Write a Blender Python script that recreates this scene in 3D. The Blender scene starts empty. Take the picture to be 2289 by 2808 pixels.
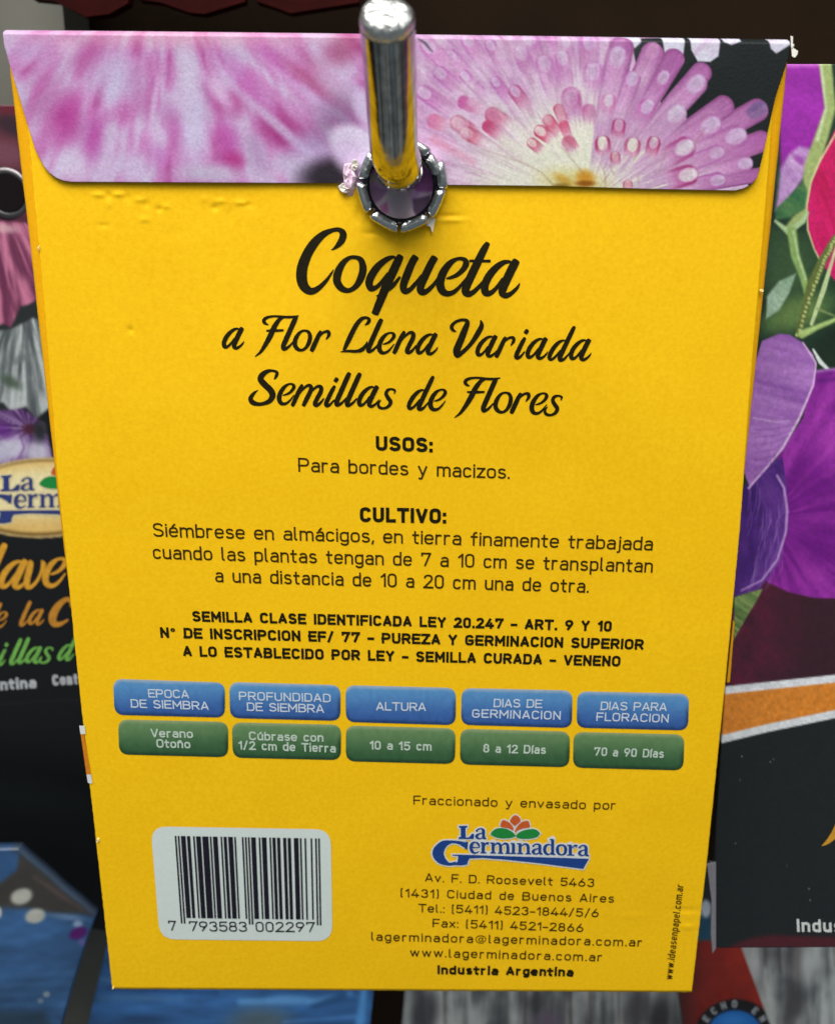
import bpy, math, random
import numpy as np
from mathutils import Vector, Matrix
from mathutils.geometry import tessellate_polygon

random.seed(7)
rng = np.random.default_rng(7)
D = bpy.data
SC = bpy.context.scene
COL = SC.collection

# ------------------------------------------------------------------ camera
IMW, IMH, FPX = 2289.0, 2808.0, 2500.0
PITCH, YAW, ROLL = math.radians(-16.18), math.radians(-0.15), math.radians(0.23)
CAMP = np.array([0.0023, -0.1346, 0.0509])
cam = D.cameras.new("camera")
camo = D.objects.new("camera", cam)
COL.objects.link(camo)
MR = (Matrix.Rotation(YAW, 3, 'Z') @ Matrix.Rotation(math.pi/2 + PITCH, 3, 'X') @ Matrix.Rotation(ROLL, 3, 'Z'))
camo.matrix_world = Matrix.Translation(Vector(CAMP)) @ MR.to_4x4()
cam.sensor_fit = 'VERTICAL'
cam.sensor_height = 36
cam.sensor_width = 36*IMW/IMH
cam.lens = FPX/IMH*36
cam.clip_start = 0.002
cam.clip_end = 20
cam.dof.use_dof = True
cam.dof.focus_distance = 0.137
cam.dof.aperture_fstop = 28
SC.camera = camo
M3 = np.array(MR)

# ------------------------------------------------------------------ light
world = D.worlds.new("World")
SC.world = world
world.use_nodes = True
wn = world.node_tree
bg = wn.nodes["Background"]
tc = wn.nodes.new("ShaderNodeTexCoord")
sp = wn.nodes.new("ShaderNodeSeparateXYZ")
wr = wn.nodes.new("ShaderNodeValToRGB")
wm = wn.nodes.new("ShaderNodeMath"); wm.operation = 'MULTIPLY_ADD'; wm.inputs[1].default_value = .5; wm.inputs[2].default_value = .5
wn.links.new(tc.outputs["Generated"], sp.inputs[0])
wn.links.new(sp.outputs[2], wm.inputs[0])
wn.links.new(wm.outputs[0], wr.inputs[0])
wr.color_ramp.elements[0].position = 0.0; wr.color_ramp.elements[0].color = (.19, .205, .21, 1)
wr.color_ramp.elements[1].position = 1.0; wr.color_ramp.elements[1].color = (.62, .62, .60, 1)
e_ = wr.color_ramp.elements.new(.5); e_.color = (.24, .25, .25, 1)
nz = wn.nodes.new("ShaderNodeTexNoise"); nz.inputs["Scale"].default_value = 3.2; nz.inputs["Detail"].default_value = 5; nz.inputs["Roughness"].default_value = .6  # noise added to the background so the hook has something uneven to reflect
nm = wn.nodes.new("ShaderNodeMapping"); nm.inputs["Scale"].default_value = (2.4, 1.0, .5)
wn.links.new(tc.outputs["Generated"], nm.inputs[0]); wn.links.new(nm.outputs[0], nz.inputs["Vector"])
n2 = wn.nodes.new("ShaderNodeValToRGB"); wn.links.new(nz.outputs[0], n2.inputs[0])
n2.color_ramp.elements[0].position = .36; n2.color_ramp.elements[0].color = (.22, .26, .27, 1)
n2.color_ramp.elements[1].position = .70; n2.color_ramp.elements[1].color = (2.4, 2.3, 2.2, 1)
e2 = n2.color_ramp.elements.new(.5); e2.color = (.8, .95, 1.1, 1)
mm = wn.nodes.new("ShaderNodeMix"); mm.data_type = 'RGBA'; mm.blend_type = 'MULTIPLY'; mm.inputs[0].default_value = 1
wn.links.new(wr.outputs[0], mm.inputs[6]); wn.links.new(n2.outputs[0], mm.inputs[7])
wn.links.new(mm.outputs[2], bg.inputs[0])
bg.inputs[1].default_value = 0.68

def area(name, loc, target, sx, sy, power, color=(1, 1, 1)):
    l = D.lights.new(name, 'AREA'); l.shape = 'RECTANGLE'; l.size = sx; l.size_y = sy; l.energy = power; l.color = color
    o = D.objects.new(name, l); COL.objects.link(o)
    o.location = loc
    o.rotation_euler = (Vector(target) - Vector(loc)).to_track_quat('-Z', 'Y').to_euler()
    return o
area("ceiling_lamp", (-.10, -.25, .50), (0, 0, .03), .62, .24, 5.0, (1, .985, .95))
area("ceiling_lamp", (.10, -1.3, .95), (0, 0, 0), 1.3, .35, 5.0, (1, .99, .97))
SC.view_settings.view_transform = 'Standard'
SC.view_settings.look = 'None'
SC.view_settings.exposure = 0.0
SC.view_settings.gamma = 1

# ------------------------------------------------------------------ geometry helpers
def ray(px, py):
    px = np.asarray(px, float); py = np.asarray(py, float)
    d = np.stack([(px-IMW/2)/FPX, -(py-IMH/2)/FPX, -np.ones_like(px)], -1)
    return d @ M3.T
def unproj(px, py, yf, it=5):
    """points of the surface y = yf(x, z) seen at measured photo coordinates"""
    r = ray(px, py)
    Y = np.zeros(r.shape[:-1])
    for _ in range(it):
        t = (Y-CAMP[1])/r[..., 1]
        P = CAMP + r*t[..., None]
        Y = yf(P[..., 0], P[..., 2])
    t = (Y-CAMP[1])/r[..., 1]
    return CAMP + r*t[..., None]
def at_depth(px, py, d):
    return CAMP + ray(px, py)*d
VPX, VPY = 1132.7, 10031.0      # where the packet's vertical edges converge in the photo

def lin(c):
    c = np.asarray(c, float)/255
    return np.where(c <= .04045, c/12.92, ((c+.055)/1.055)**2.4)

def vnoise(x, y, seed=0):
    g = np.random.default_rng(seed).random((257, 257))
    xi = np.floor(x).astype(int); yi = np.floor(y).astype(int)
    fx = x-xi; fy = y-yi
    fx = fx*fx*(3-2*fx); fy = fy*fy*(3-2*fy)
    a = g[xi % 256, yi % 256]; b = g[(xi+1) % 256, yi % 256]
    c = g[xi % 256, (yi+1) % 256]; d = g[(xi+1) % 256, (yi+1) % 256]
    return (a*(1-fx)+b*fx)*(1-fy)+(c*(1-fx)+d*fx)*fy
def fbm(x, y, o=4, seed=0):
    s = 0; a = .5; t = 0
    for k in range(o):
        s = s+a*vnoise(x*2**k, y*2**k, seed+k); t += a; a *= .5
    return s/t
def sstep(a, b, x):
    t = np.clip((x-a)/(b-a), 0, 1); return t*t*(3-2*t)

def obj(name, V, F, mat, parent=None, root=(0, 0, 0), color=None, smooth=True, **props):
    """one mesh object; V in world metres"""
    V = np.asarray(V, float).reshape(-1, 3) - np.asarray(root)
    me = D.meshes.new(name)
    if isinstance(F, np.ndarray):
        n, k = F.shape
        me.vertices.add(len(V)); me.vertices.foreach_set("co", V.ravel())
        me.loops.add(n*k); me.loops.foreach_set("vertex_index", F.ravel().astype(np.int32))
        me.polygons.add(n); me.polygons.foreach_set("loop_start", np.arange(0, n*k, k, dtype=np.int32))
        me.update(calc_edges=True)
    else:
        me.from_pydata([tuple(v) for v in V], [], F)
    if smooth: me.polygons.foreach_set("use_smooth", np.ones(len(me.polygons), bool))
    if color is not None:
        ca = me.color_attributes.new("Col", 'FLOAT_COLOR', 'POINT')
        c4 = np.ones((len(V), 4), np.float32); c4[:, :3] = color
        ca.data.foreach_set("color", c4.ravel())
    me.materials.append(mat); me.update()
    o = D.objects.new(name, me); COL.objects.link(o)
    if parent is not None: o.parent = parent
    else: o.location = root
    for k, v in props.items(): o[k] = v
    return o
def thing(name, loc, label, cat, group=None):
    o = D.objects.new(name, None); COL.objects.link(o); o.location = loc
    o.empty_display_size = .01
    o['label'] = label; o['category'] = cat
    if group: o['group'] = group
    return o

def grid_faces(nr, nc):
    i = np.arange(nr-1)[:, None]*nc + np.arange(nc-1)[None]
    return np.stack([i, i+nc, i+nc+1, i+1], -1).reshape(-1, 4)

def sheet(name, PX, PY, yf, mat, parent, root, thick=.0002, color=None, yadd=None, hole=None, back=False):
    """a sheet of paper or card: photo-measured grid laid on the surface yf, with edge thickness"""
    P = unproj(PX, PY, yf)
    if yadd is not None: P[..., 1] += yadd
    nr, nc = PX.shape
    F = grid_faces(nr, nc)
    V = P.reshape(-1, 3)
    if hole is not None:
        hx, hz, hr = hole
        ins = ((V[:, 0]-hx)**2+(V[:, 2]-hz)**2) < hr*hr
        F = F[~ins[F].any(1)]
    ring = np.concatenate([np.arange(nc), np.arange(1, nr)*nc+nc-1, (nr-1)*nc+np.arange(nc-2, -1, -1), np.arange(nr-2, 0, -1)*nc])
    nV = len(V)
    if back:
        V2 = V.copy(); V2[:, 1] += thick
        V = np.concatenate([V, V2])
        F = np.concatenate([F, F[:, ::-1]+nV])
        a = ring; b = np.roll(ring, -1)
        F = np.concatenate([F, np.stack([a, b, b+nV, a+nV], -1)])
    else:
        V2 = V[ring].copy(); V2[:, 1] += thick
        V = np.concatenate([V, V2]); m = len(ring)
        k = np.arange(m); k2 = (k+1) % m
        F = np.concatenate([F, np.stack([ring, ring[k2], nV+k2, nV+k], -1)])
    c = None
    if color is not None:
        c = color(PX, PY) if callable(color) else np.broadcast_to(color, PX.shape+(3,))
        c = c.reshape(-1, 3)
        c = np.concatenate([c, c if back else c[ring]])
    return obj(name, V, F, mat, parent, root, c)

def quadgrid(TL, TR, BR, BL, nc, nr, ts=None, ss=None):
    t = np.linspace(0, 1, nc) if ts is None else np.asarray(ts)
    s = np.linspace(0, 1, nr) if ss is None else np.asarray(ss)
    T, S = np.meshgrid(t, s)
    TL, TR, BR, BL = map(np.array, (TL, TR, BR, BL))
    Q = ((1-T)*(1-S))[..., None]*TL+(T*(1-S))[..., None]*TR+(T*S)[..., None]*BR+((1-T)*S)[..., None]*BL
    return Q[..., 0], Q[..., 1]

# ------------------------------------------------------------------ painter for flat print
class Canvas:
    def __init__(s, X, Y, base):
        s.sh = X.shape; s.X = X.ravel(); s.Y = Y.ravel()
        s.C = np.empty((s.X.size, 3)); s.C[:] = base
    def box(s, x0, y0, x1, y1):
        return np.nonzero((s.X > x0) & (s.X < x1) & (s.Y > y0) & (s.Y < y1))[0]
    def mix(s, idx, m, col):
        m = np.clip(m, 0, 1)[:, None]
        s.C[idx] = s.C[idx]*(1-m)+np.asarray(col, float)*m
    def ell(s, x, y, rx, ry, ang, col, soft=.2, a=1.0):
        R = max(rx, ry)*(1+soft)+4
        i = s.box(x-R, y-R, x+R, y+R)
        if not len(i): return
        ca, sa = math.cos(math.radians(ang)), math.sin(math.radians(ang))
        dx, dy = s.X[i]-x, s.Y[i]-y
        u = (dx*ca+dy*sa)/rx; v = (-dx*sa+dy*ca)/ry
        r = np.hypot(u, v)
        s.mix(i, (1-sstep(1-soft, 1+soft, r))*a, col)
    def poly(s, pts, col, soft=2, a=1.0):
        pts = np.array(pts, float)
        i = s.box(pts[:, 0].min()-soft, pts[:, 1].min()-soft, pts[:, 0].max()+soft, pts[:, 1].max()+soft)
        if not len(i): return
        d = np.full(len(i), 1e9); ins = np.zeros(len(i), bool)
        x, y = s.X[i], s.Y[i]
        for k in range(len(pts)):
            p, q = pts[k], pts[(k+1) % len(pts)]
            e = q-p; L = e@e+1e-9
            t = np.clip(((x-p[0])*e[0]+(y-p[1])*e[1])/L, 0, 1)
            d = np.minimum(d, np.hypot(x-p[0]-t*e[0], y-p[1]-t*e[1]))
            c = ((p[1] > y) != (q[1] > y)) & (x < (q[0]-p[0])*(y-p[1])/(q[1]-p[1]+1e-12)+p[0])
            ins ^= c
        sd = np.where(ins, -d, d)
        m = 1-sstep(-soft, soft, sd)
        if callable(col): col = col(x, y, sd)
        s.mix(i, m*a, col)
    def line(s, pts, col, soft=1.5, a=1.0):
        pts = np.array(pts, float)
        W = pts[:, 2].max()/2+soft
        i = s.box(pts[:, 0].min()-W, pts[:, 1].min()-W, pts[:, 0].max()+W, pts[:, 1].max()+W)
        if not len(i): return
        x, y = s.X[i], s.Y[i]; d = np.full(len(i), 1e9)
        for p, q in zip(pts[:-1], pts[1:]):
            e = (q-p)[:2]; L = e@e+1e-9
            t = np.clip(((x-p[0])*e[0]+(y-p[1])*e[1])/L, 0, 1)
            d = np.minimum(d, np.hypot(x-p[0]-t*e[0], y-p[1]-t*e[1])-(p[2]+(q[2]-p[2])*t)/2)
        s.mix(i, (1-sstep(-soft, soft, d))*a, col)
    def petal(s, bx, by, tx, ty, w, base, mid, tip, mouth=None, edge=None, w0=.35, m0=.5, a=1.0, soft=.10, fade=.75):
        """tube-shaped printed petal from base to tip, widening; mouth = ellipse colour at the tip"""
        L = math.hypot(tx-bx, ty-by); ux, uy = (tx-bx)/L, (ty-by)/L
        R = w
        i = s.box(min(bx, tx)-R, min(by, ty)-R, max(bx, tx)+R, max(by, ty)+R)
        if not len(i): return
        dx, dy = s.X[i]-bx, s.Y[i]-by
        t = (dx*ux+dy*uy)/L; v = (-dx*uy+dy*ux)
        hw = w/2*(w0+(1-w0)*sstep(-.1, .85, t))
        cap = np.where(t > 1, (t-1)*L, 0)
        r = np.hypot(v, cap*1.1)/hw
        m = (1-sstep(1-soft, 1+soft, r))*sstep(.05, fade, t)*a
        tt = np.clip(t, 0, 1)
        c = np.where((tt < m0)[:, None], np.asarray(base)+(np.asarray(mid, float)-np.asarray(base))*(tt/m0)[:, None],
                     np.asarray(mid)+(np.asarray(tip, float)-np.asarray(mid))*((tt-m0)/(1-m0))[:, None])
        n = fbm(v/6+tx, t*L/60+ty, 3, int(tx) % 97)
        c = c*(0.92+.16*n)[:, None]
        if edge is not None:
            k = (sstep(.55, 1.0, r)*sstep(.35, .8, t)*.75)[:, None]
            c = c*(1-k)+np.asarray(edge)*k
        s.mix(i, m, c)
        if mouth is not None:
            an = math.degrees(math.atan2(uy, ux)); mo = np.asarray(mouth, float)
            s.ell(tx-ux*w*.02, ty-uy*w*.02, w*.47, w*.335, an, mo, .2, .8)
            s.ell(tx+ux*w*.08, ty+uy*w*.08, w*.26, w*.17, an, mo*.93, .5, .7)
            s.ell(tx+ux*w*.30, ty+uy*w*.30, w*.10, w*.26, an, np.minimum(mo*1.08, 255), .6, .5)
    def grain(s, amt, sc=4, seed=5):
        n = fbm(s.X/sc, s.Y/sc, 3, seed)-.5
        s.C *= (1+amt*2*n)[:, None]
    def out(s, k=1.0):
        return (lin(np.clip(s.C, 0, 255))*k).reshape(s.sh+(3,))

# ------------------------------------------------------------------ materials
def mat_print(name, rough=.5, bump=.15, spec=.4, scale=2500, mott=.05):
    m = D.materials.new(name); m.use_nodes = True
    nt = m.node_tree; b = nt.nodes["Principled BSDF"]
    at = nt.nodes.new("ShaderNodeVertexColor"); at.layer_name = "Col"
    tco = nt.nodes.new("ShaderNodeTexCoord")
    n = nt.nodes.new("ShaderNodeTexNoise"); n.inputs["Scale"].default_value = scale; n.inputs["Detail"].default_value = 3
    nt.links.new(tco.outputs["Object"], n.inputs["Vector"])
    mr = nt.nodes.new("ShaderNodeMapRange"); mr.inputs[3].default_value = 1-mott*2; mr.inputs[4].default_value = 1+mott*2
    nt.links.new(n.outputs[0], mr.inputs[0])
    mx = nt.nodes.new("ShaderNodeVectorMath"); mx.operation = 'SCALE'
    nt.links.new(at.outputs[0], mx.inputs[0]); nt.links.new(mr.outputs[0], mx.inputs["Scale"])
    nt.links.new(mx.outputs[0], b.inputs["Base Color"])
    bp = nt.nodes.new("ShaderNodeBump"); bp.inputs["Strength"].default_value = bump; bp.inputs["Distance"].default_value = .0001
    nt.links.new(n.outputs[0], bp.inputs["Height"]); nt.links.new(bp.outputs[0], b.inputs["Normal"])
    b.inputs["Roughness"].default_value = rough; b.inputs["Specular IOR Level"].default_value = spec
    return m
def mat_flat(name, rgb, rough=.5, spec=.3, k=.8, metal=0, mott=.08, scale=1500, bump=0.0):
    m = D.materials.new(name); m.use_nodes = True
    nt = m.node_tree; b = nt.nodes["Principled BSDF"]
    tco = nt.nodes.new("ShaderNodeTexCoord")
    n = nt.nodes.new("ShaderNodeTexNoise"); n.inputs["Scale"].default_value = scale; n.inputs["Detail"].default_value = 4
    nt.links.new(tco.outputs["Object"], n.inputs["Vector"])
    cr = nt.nodes.new("ShaderNodeValToRGB")
    c = lin(rgb)*k
    cr.color_ramp.elements[0].position = .3; cr.color_ramp.elements[1].position = .7
    cr.color_ramp.elements[0].color = (*(c*(1-mott)), 1); cr.color_ramp.elements[1].color = (*(c*(1+mott)), 1)
    nt.links.new(n.outputs[0], cr.inputs[0]); nt.links.new(cr.outputs[0], b.inputs["Base Color"])
    if bump:
        bp = nt.nodes.new("ShaderNodeBump"); bp.inputs["Strength"].default_value = bump; bp.inputs["Distance"].default_value = .0001
        nt.links.new(n.outputs[0], bp.inputs["Height"]); nt.links.new(bp.outputs[0], b.inputs["Normal"])
    b.inputs["Roughness"].default_value = rough; b.inputs["Specular IOR Level"].default_value = spec; b.inputs["Metallic"].default_value = metal
    return m
def mat_yellow(name, rgb, k=.86):
    """coated yellow paper: fibre mottling at two scales and faint relief"""
    m = D.materials.new(name); m.use_nodes = True
    nt = m.node_tree; b = nt.nodes["Principled BSDF"]
    tco = nt.nodes.new("ShaderNodeTexCoord")
    def noise(sc, det):
        n = nt.nodes.new("ShaderNodeTexNoise"); n.inputs["Scale"].default_value = sc; n.inputs["Detail"].default_value = det
        n.inputs["Roughness"].default_value = .65
        nt.links.new(tco.outputs["Object"], n.inputs["Vector"]); return n
    n1, n2, n3 = noise(1500, 5), noise(60, 3), noise(3600, 2)
    a1 = nt.nodes.new("ShaderNodeMath"); a1.operation = 'MULTIPLY_ADD'; a1.inputs[1].default_value = .35
    nt.links.new(n2.outputs[0], a1.inputs[0]); nt.links.new(n1.outputs[0], a1.inputs[2])
    cr = nt.nodes.new("ShaderNodeValToRGB")
    c = lin(rgb)*k
    cr.color_ramp.elements[0].position = .46; cr.color_ramp.elements[1].position = .86
    cr.color_ramp.elements[0].color = (c[0]*.93, c[1]*.885, c[2]*.6, 1)
    cr.color_ramp.elements[1].color = (c[0]*1.02, c[1]*1.04, c[2]*1.7, 1)
    nt.links.new(a1.outputs[0], cr.inputs[0]); nt.links.new(cr.outputs[0], b.inputs["Base Color"])
    bp = nt.nodes.new("ShaderNodeBump"); bp.inputs["Strength"].default_value = .15; bp.inputs["Distance"].default_value = .00012
    ad = nt.nodes.new("ShaderNodeMath"); ad.operation = 'ADD'
    nt.links.new(n1.outputs[0], ad.inputs[0]); nt.links.new(n3.outputs[0], ad.inputs[1])
    nt.links.new(ad.outputs[0], bp.inputs["Height"]); nt.links.new(bp.outputs[0], b.inputs["Normal"])
    b.inputs["Roughness"].default_value = .6; b.inputs["Specular IOR Level"].default_value = .12
    return m
def mat_metal(name, rgb, rough, streak=0.0, bump=.3, bscale=500, axis=None):
    m = D.materials.new(name); m.use_nodes = True
    nt = m.node_tree; b = nt.nodes["Principled BSDF"]
    tco = nt.nodes.new("ShaderNodeTexCoord")
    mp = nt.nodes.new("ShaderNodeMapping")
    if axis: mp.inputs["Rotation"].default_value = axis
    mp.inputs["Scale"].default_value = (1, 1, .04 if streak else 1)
    nt.links.new(tco.outputs["Object"], mp.inputs[0])
    n = nt.nodes.new("ShaderNodeTexNoise"); n.inputs["Scale"].default_value = bscale; n.inputs["Detail"].default_value = 4
    nt.links.new(mp.outputs[0], n.inputs["Vector"])
    c = lin(rgb)
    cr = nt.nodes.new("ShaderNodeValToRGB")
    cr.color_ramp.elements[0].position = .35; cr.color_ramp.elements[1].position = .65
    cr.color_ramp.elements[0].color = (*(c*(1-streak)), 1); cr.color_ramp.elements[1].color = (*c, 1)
    nt.links.new(n.outputs[0], cr.inputs[0]); nt.links.new(cr.outputs[0], b.inputs["Base Color"])
    bp = nt.nodes.new("ShaderNodeBump"); bp.inputs["Strength"].default_value = bump; bp.inputs["Distance"].default_value = .0002
    nt.links.new(n.outputs[0], bp.inputs["Height"]); nt.links.new(bp.outputs[0], b.inputs["Normal"])
    b.inputs["Metallic"].default_value = 1; b.inputs["Roughness"].default_value = rough
    return m

M_YEL = mat_yellow("yellow_paper", (255, 200, 15), .94)
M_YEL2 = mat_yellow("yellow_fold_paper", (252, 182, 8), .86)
M_FLAP = mat_print("flap_print", .45, .35, .22, 2200, .05)
M_PRINT = mat_print("packet_print", .38, .1, .5, 1800, .03)
M_BLUR = mat_print("bag_print", .35, .1, .5, 400, .05)
M_INK = mat_flat("black_ink", (30, 25, 8), .6, .12, 1, mott=.25)
M_INK2 = mat_flat("brown_ink", (58, 42, 6), .6, .12, 1, mott=.25)
M_WHITE = mat_flat("white_print", (238, 240, 236), .5, .3, .8, mott=.03)
M_PALE = mat_flat("pale_print", (205, 222, 205), .5, .3, .8, mott=.1)
M_PALEB = mat_flat("pale_blue_print", (222, 232, 245), .5, .3, .8, mott=.06)
M_LABEL = mat_flat("label_white", (222, 232, 226), .5, .3, .85, mott=.02)
M_BAR = mat_flat("bar_ink", (24, 20, 34), .5, .3, 1, mott=.3)
M_BLUE = mat_flat("logo_blue", (28, 68, 140), .5, .3, .85, mott=.1)
M_ORG = mat_flat("logo_orange", (214, 96, 40), .5, .3, .85, mott=.08)
M_GRN = mat_flat("logo_green", (30, 142, 62), .5, .3, .85, mott=.08)
M_TORN = mat_flat("torn_paper_fibre", (245, 238, 225), .8, .2, .9, mott=.12, bump=.5)
M_TORNP = mat_flat("torn_pink_fibre", (235, 205, 225), .8, .2, .9, mott=.2, bump=.5)
M_CREAM = mat_flat("cream_speck", (255, 225, 140), .7, .2, .9, mott=.1)
M_GOLD = mat_flat("gold_lettering", (222, 160, 48), .4, .3, .9, mott=.15, scale=900)
M_GOLD2 = mat_flat("dull_gold_lettering", (205, 140, 48), .4, .3, .85, mott=.15, scale=900)
M_LIME = mat_flat("green_lettering", (120, 185, 85), .4, .3, .85, mott=.2, scale=900)
M_GREYW = mat_flat("grey_lettering", (200, 202, 206), .4, .3, .8, mott=.12, scale=900)
M_CHROME = mat_metal("plated_steel", (190, 187, 180), .12, .35, .06, 900)  # streaks in the base colour stand in for reflected stripes
M_TIP = mat_metal("rough_cut_steel", (215, 215, 210), .33, 0.0, 1.0, 1500)
M_EYE = mat_metal("eyelet_steel", (205, 208, 208), .22, 0.0, .25, 1100)
M_EYED = mat_metal("eyelet_dark_rim", (52, 52, 56), .3, 0.0, .2, 900)

# ------------------------------------------------------------------ the yellow packet's surface
TL, TR, BR, BL = (11, 76), (2170, 98), (1896, 2721), (308, 2712)
flat = lambda x, z: np.zeros_like(x)
HC = unproj(np.array([1100.4]), np.array([509.0]), flat)[0]       # centre of the punched hole
MARKS = []
for (mx_, my_, sx_, sy_, a_) in [(272, 534, 16, 6, .8), (300, 536, 9, 9, -.7), (326, 533, 15, 6, .9), (352, 541, 8, 11, -.6), (300, 560, 8, 12, .5), (384, 548, 12, 7, .7), (402, 560, 8, 10, -.7),
        (438, 574, 8, 8, -.9), (458, 566, 9, 7, .6), (560, 545, 9, 10, .5), (590, 570, 10, 9, -1.0), (606, 552, 14, 6, .7), (632, 590, 8, 20, -.5), (660, 556, 18, 6, .8), (684, 562, 9, 8, -.6),
        (398, 602, 14, 8, .6), (286, 618, 18, 7, -.4), (700, 600, 26, 30, .25), (480, 640, 40, 18, -.2),
        (1215, 592, 46, 5, -1.1), (1235, 604, 36, 5, .9), (1100, 655, 8, 40, -1.1), (1020, 640, 26, 8, -.7), (980, 590, 10, 24, -.6),
        (1880, 2497, 50, 4, -.9), (1885, 2540, 30, 4, .8), (1740, 2510, 50, 8, .3), (360, 905, 5, 5, -1.2)]:
    P_ = unproj(np.array([float(mx_)]), np.array([float(my_)]), flat)[0]
    MARKS.append((P_[0], P_[2], max(sx_, 8)*4.9e-5, max(sy_, 7)*4.9e-5, a_*.00019))
def S0(x, z):
    u = np.clip((x+.0525)/.105, 0, 1); v = np.clip((z+.0785)/.157, 0, 1)
    y = -.0009*np.sin(math.pi*u)*np.sin(math.pi*np.clip(v*1.1, 0, 1))
    y = y-.0006*(fbm(x*28+3, z*28+9, 3, 31)-.5)
    r = np.hypot(x-HC[0], z-HC[2]); th = np.arctan2(z-HC[2], x-HC[0])
    y = y-.00022*np.exp(-np.maximum(r-.0058, 0)/.0012)*(1+.7*np.cos(9*th+.5))
    for (cx, cz, sx, sz, a) in MARKS:
        y = y-a*np.exp(-((x-cx)/sx)**2-((z-cz)/sz)**2)
    return y
def off(d, f=None):
    g = f or S0
    return lambda x, z: g(x, z)-d
HZ = (HC[0], HC[2], .0049)
ROOT = np.array([HC[0], 0.0, -.0785])

pk = thing("seed_packet", tuple(ROOT), "large yellow seed packet in front with pink flower flap and black script lettering", "seed packet")

# body: the folded envelope
t_ = np.unique(np.concatenate([np.linspace(0, .02, 9), np.linspace(.02, .98, 60), np.linspace(.98, 1, 9)]))
PX, PY = quadgrid((12.5, 90), (2168.5, 112), BR, BL, 0, 90, ts=t_)
T = np.broadcast_to(t_, PX.shape)
rag = 1.6*(fbm(PY/14, PX*0+3, 3, 8)-.5)+5*(fbm(PY/420, PX/900+7, 2, 18)-.5)
PX = PX+np.where((T == 0) | (T == 1), rag, 0)
yad = .0006*(np.exp(-T/.004)+np.exp(-(1-T)/.004))
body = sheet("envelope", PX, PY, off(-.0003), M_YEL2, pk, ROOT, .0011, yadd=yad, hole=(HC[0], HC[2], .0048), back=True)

# back panel, glued over the side folds
SEAML = [(76, 60), (350, 77), (432, 85), (561, 96), (716, 111), (871, 125), (1026, 137), (1181, 150), (1300, 158), (1406, 169), (1500, 180), (1744, 203.5), (1838, 213), (2150, 247), (2712, 309)]
SEAMR = [(98, 2132), (536, 2101), (898, 2070), (1099, 2053), (1446, 2028), (1868, 1988), (2369, 1936.5), (2721, 1895.5)]
s_ = np.concatenate([np.linspace(0, .24, 170, endpoint=False), np.linspace(.24, 1, 300)])
ny, nx = len(s_), 460
def bounds(yy, tab):
    tab = np.array(tab, float); return np.interp(yy, tab[:, 0], tab[:, 1])
XX = np.zeros((ny, nx)); YY = np.zeros((ny, nx))
for i, s in enumerate(s_):
    yl = 100+(2712-100)*s; yr = 122+(2721-122)*s
    xl = bounds(yl, SEAML); xr = bounds(yr, SEAMR)
    t = np.linspace(0, 1, nx)
    XX[i] = xl+(xr-xl)*t; YY[i] = yl+(yr-yl)*t
XX[:, 0] += 2.2*(fbm(YY[:, 0]/11, YY[:, 0]*0, 3, 12)-.5); XX[:, -1] += 1.5*(fbm(YY[:, 0]/11, YY[:, 0]*0, 3, 13)-.5)
YY[-1] += 2.5*(fbm(XX[-1]/13, XX[-1]*0, 3, 14)-.5)
sheet("back_panel", XX, YY, S0, M_YEL, pk, ROOT, .00018, hole=HZ)

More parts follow.
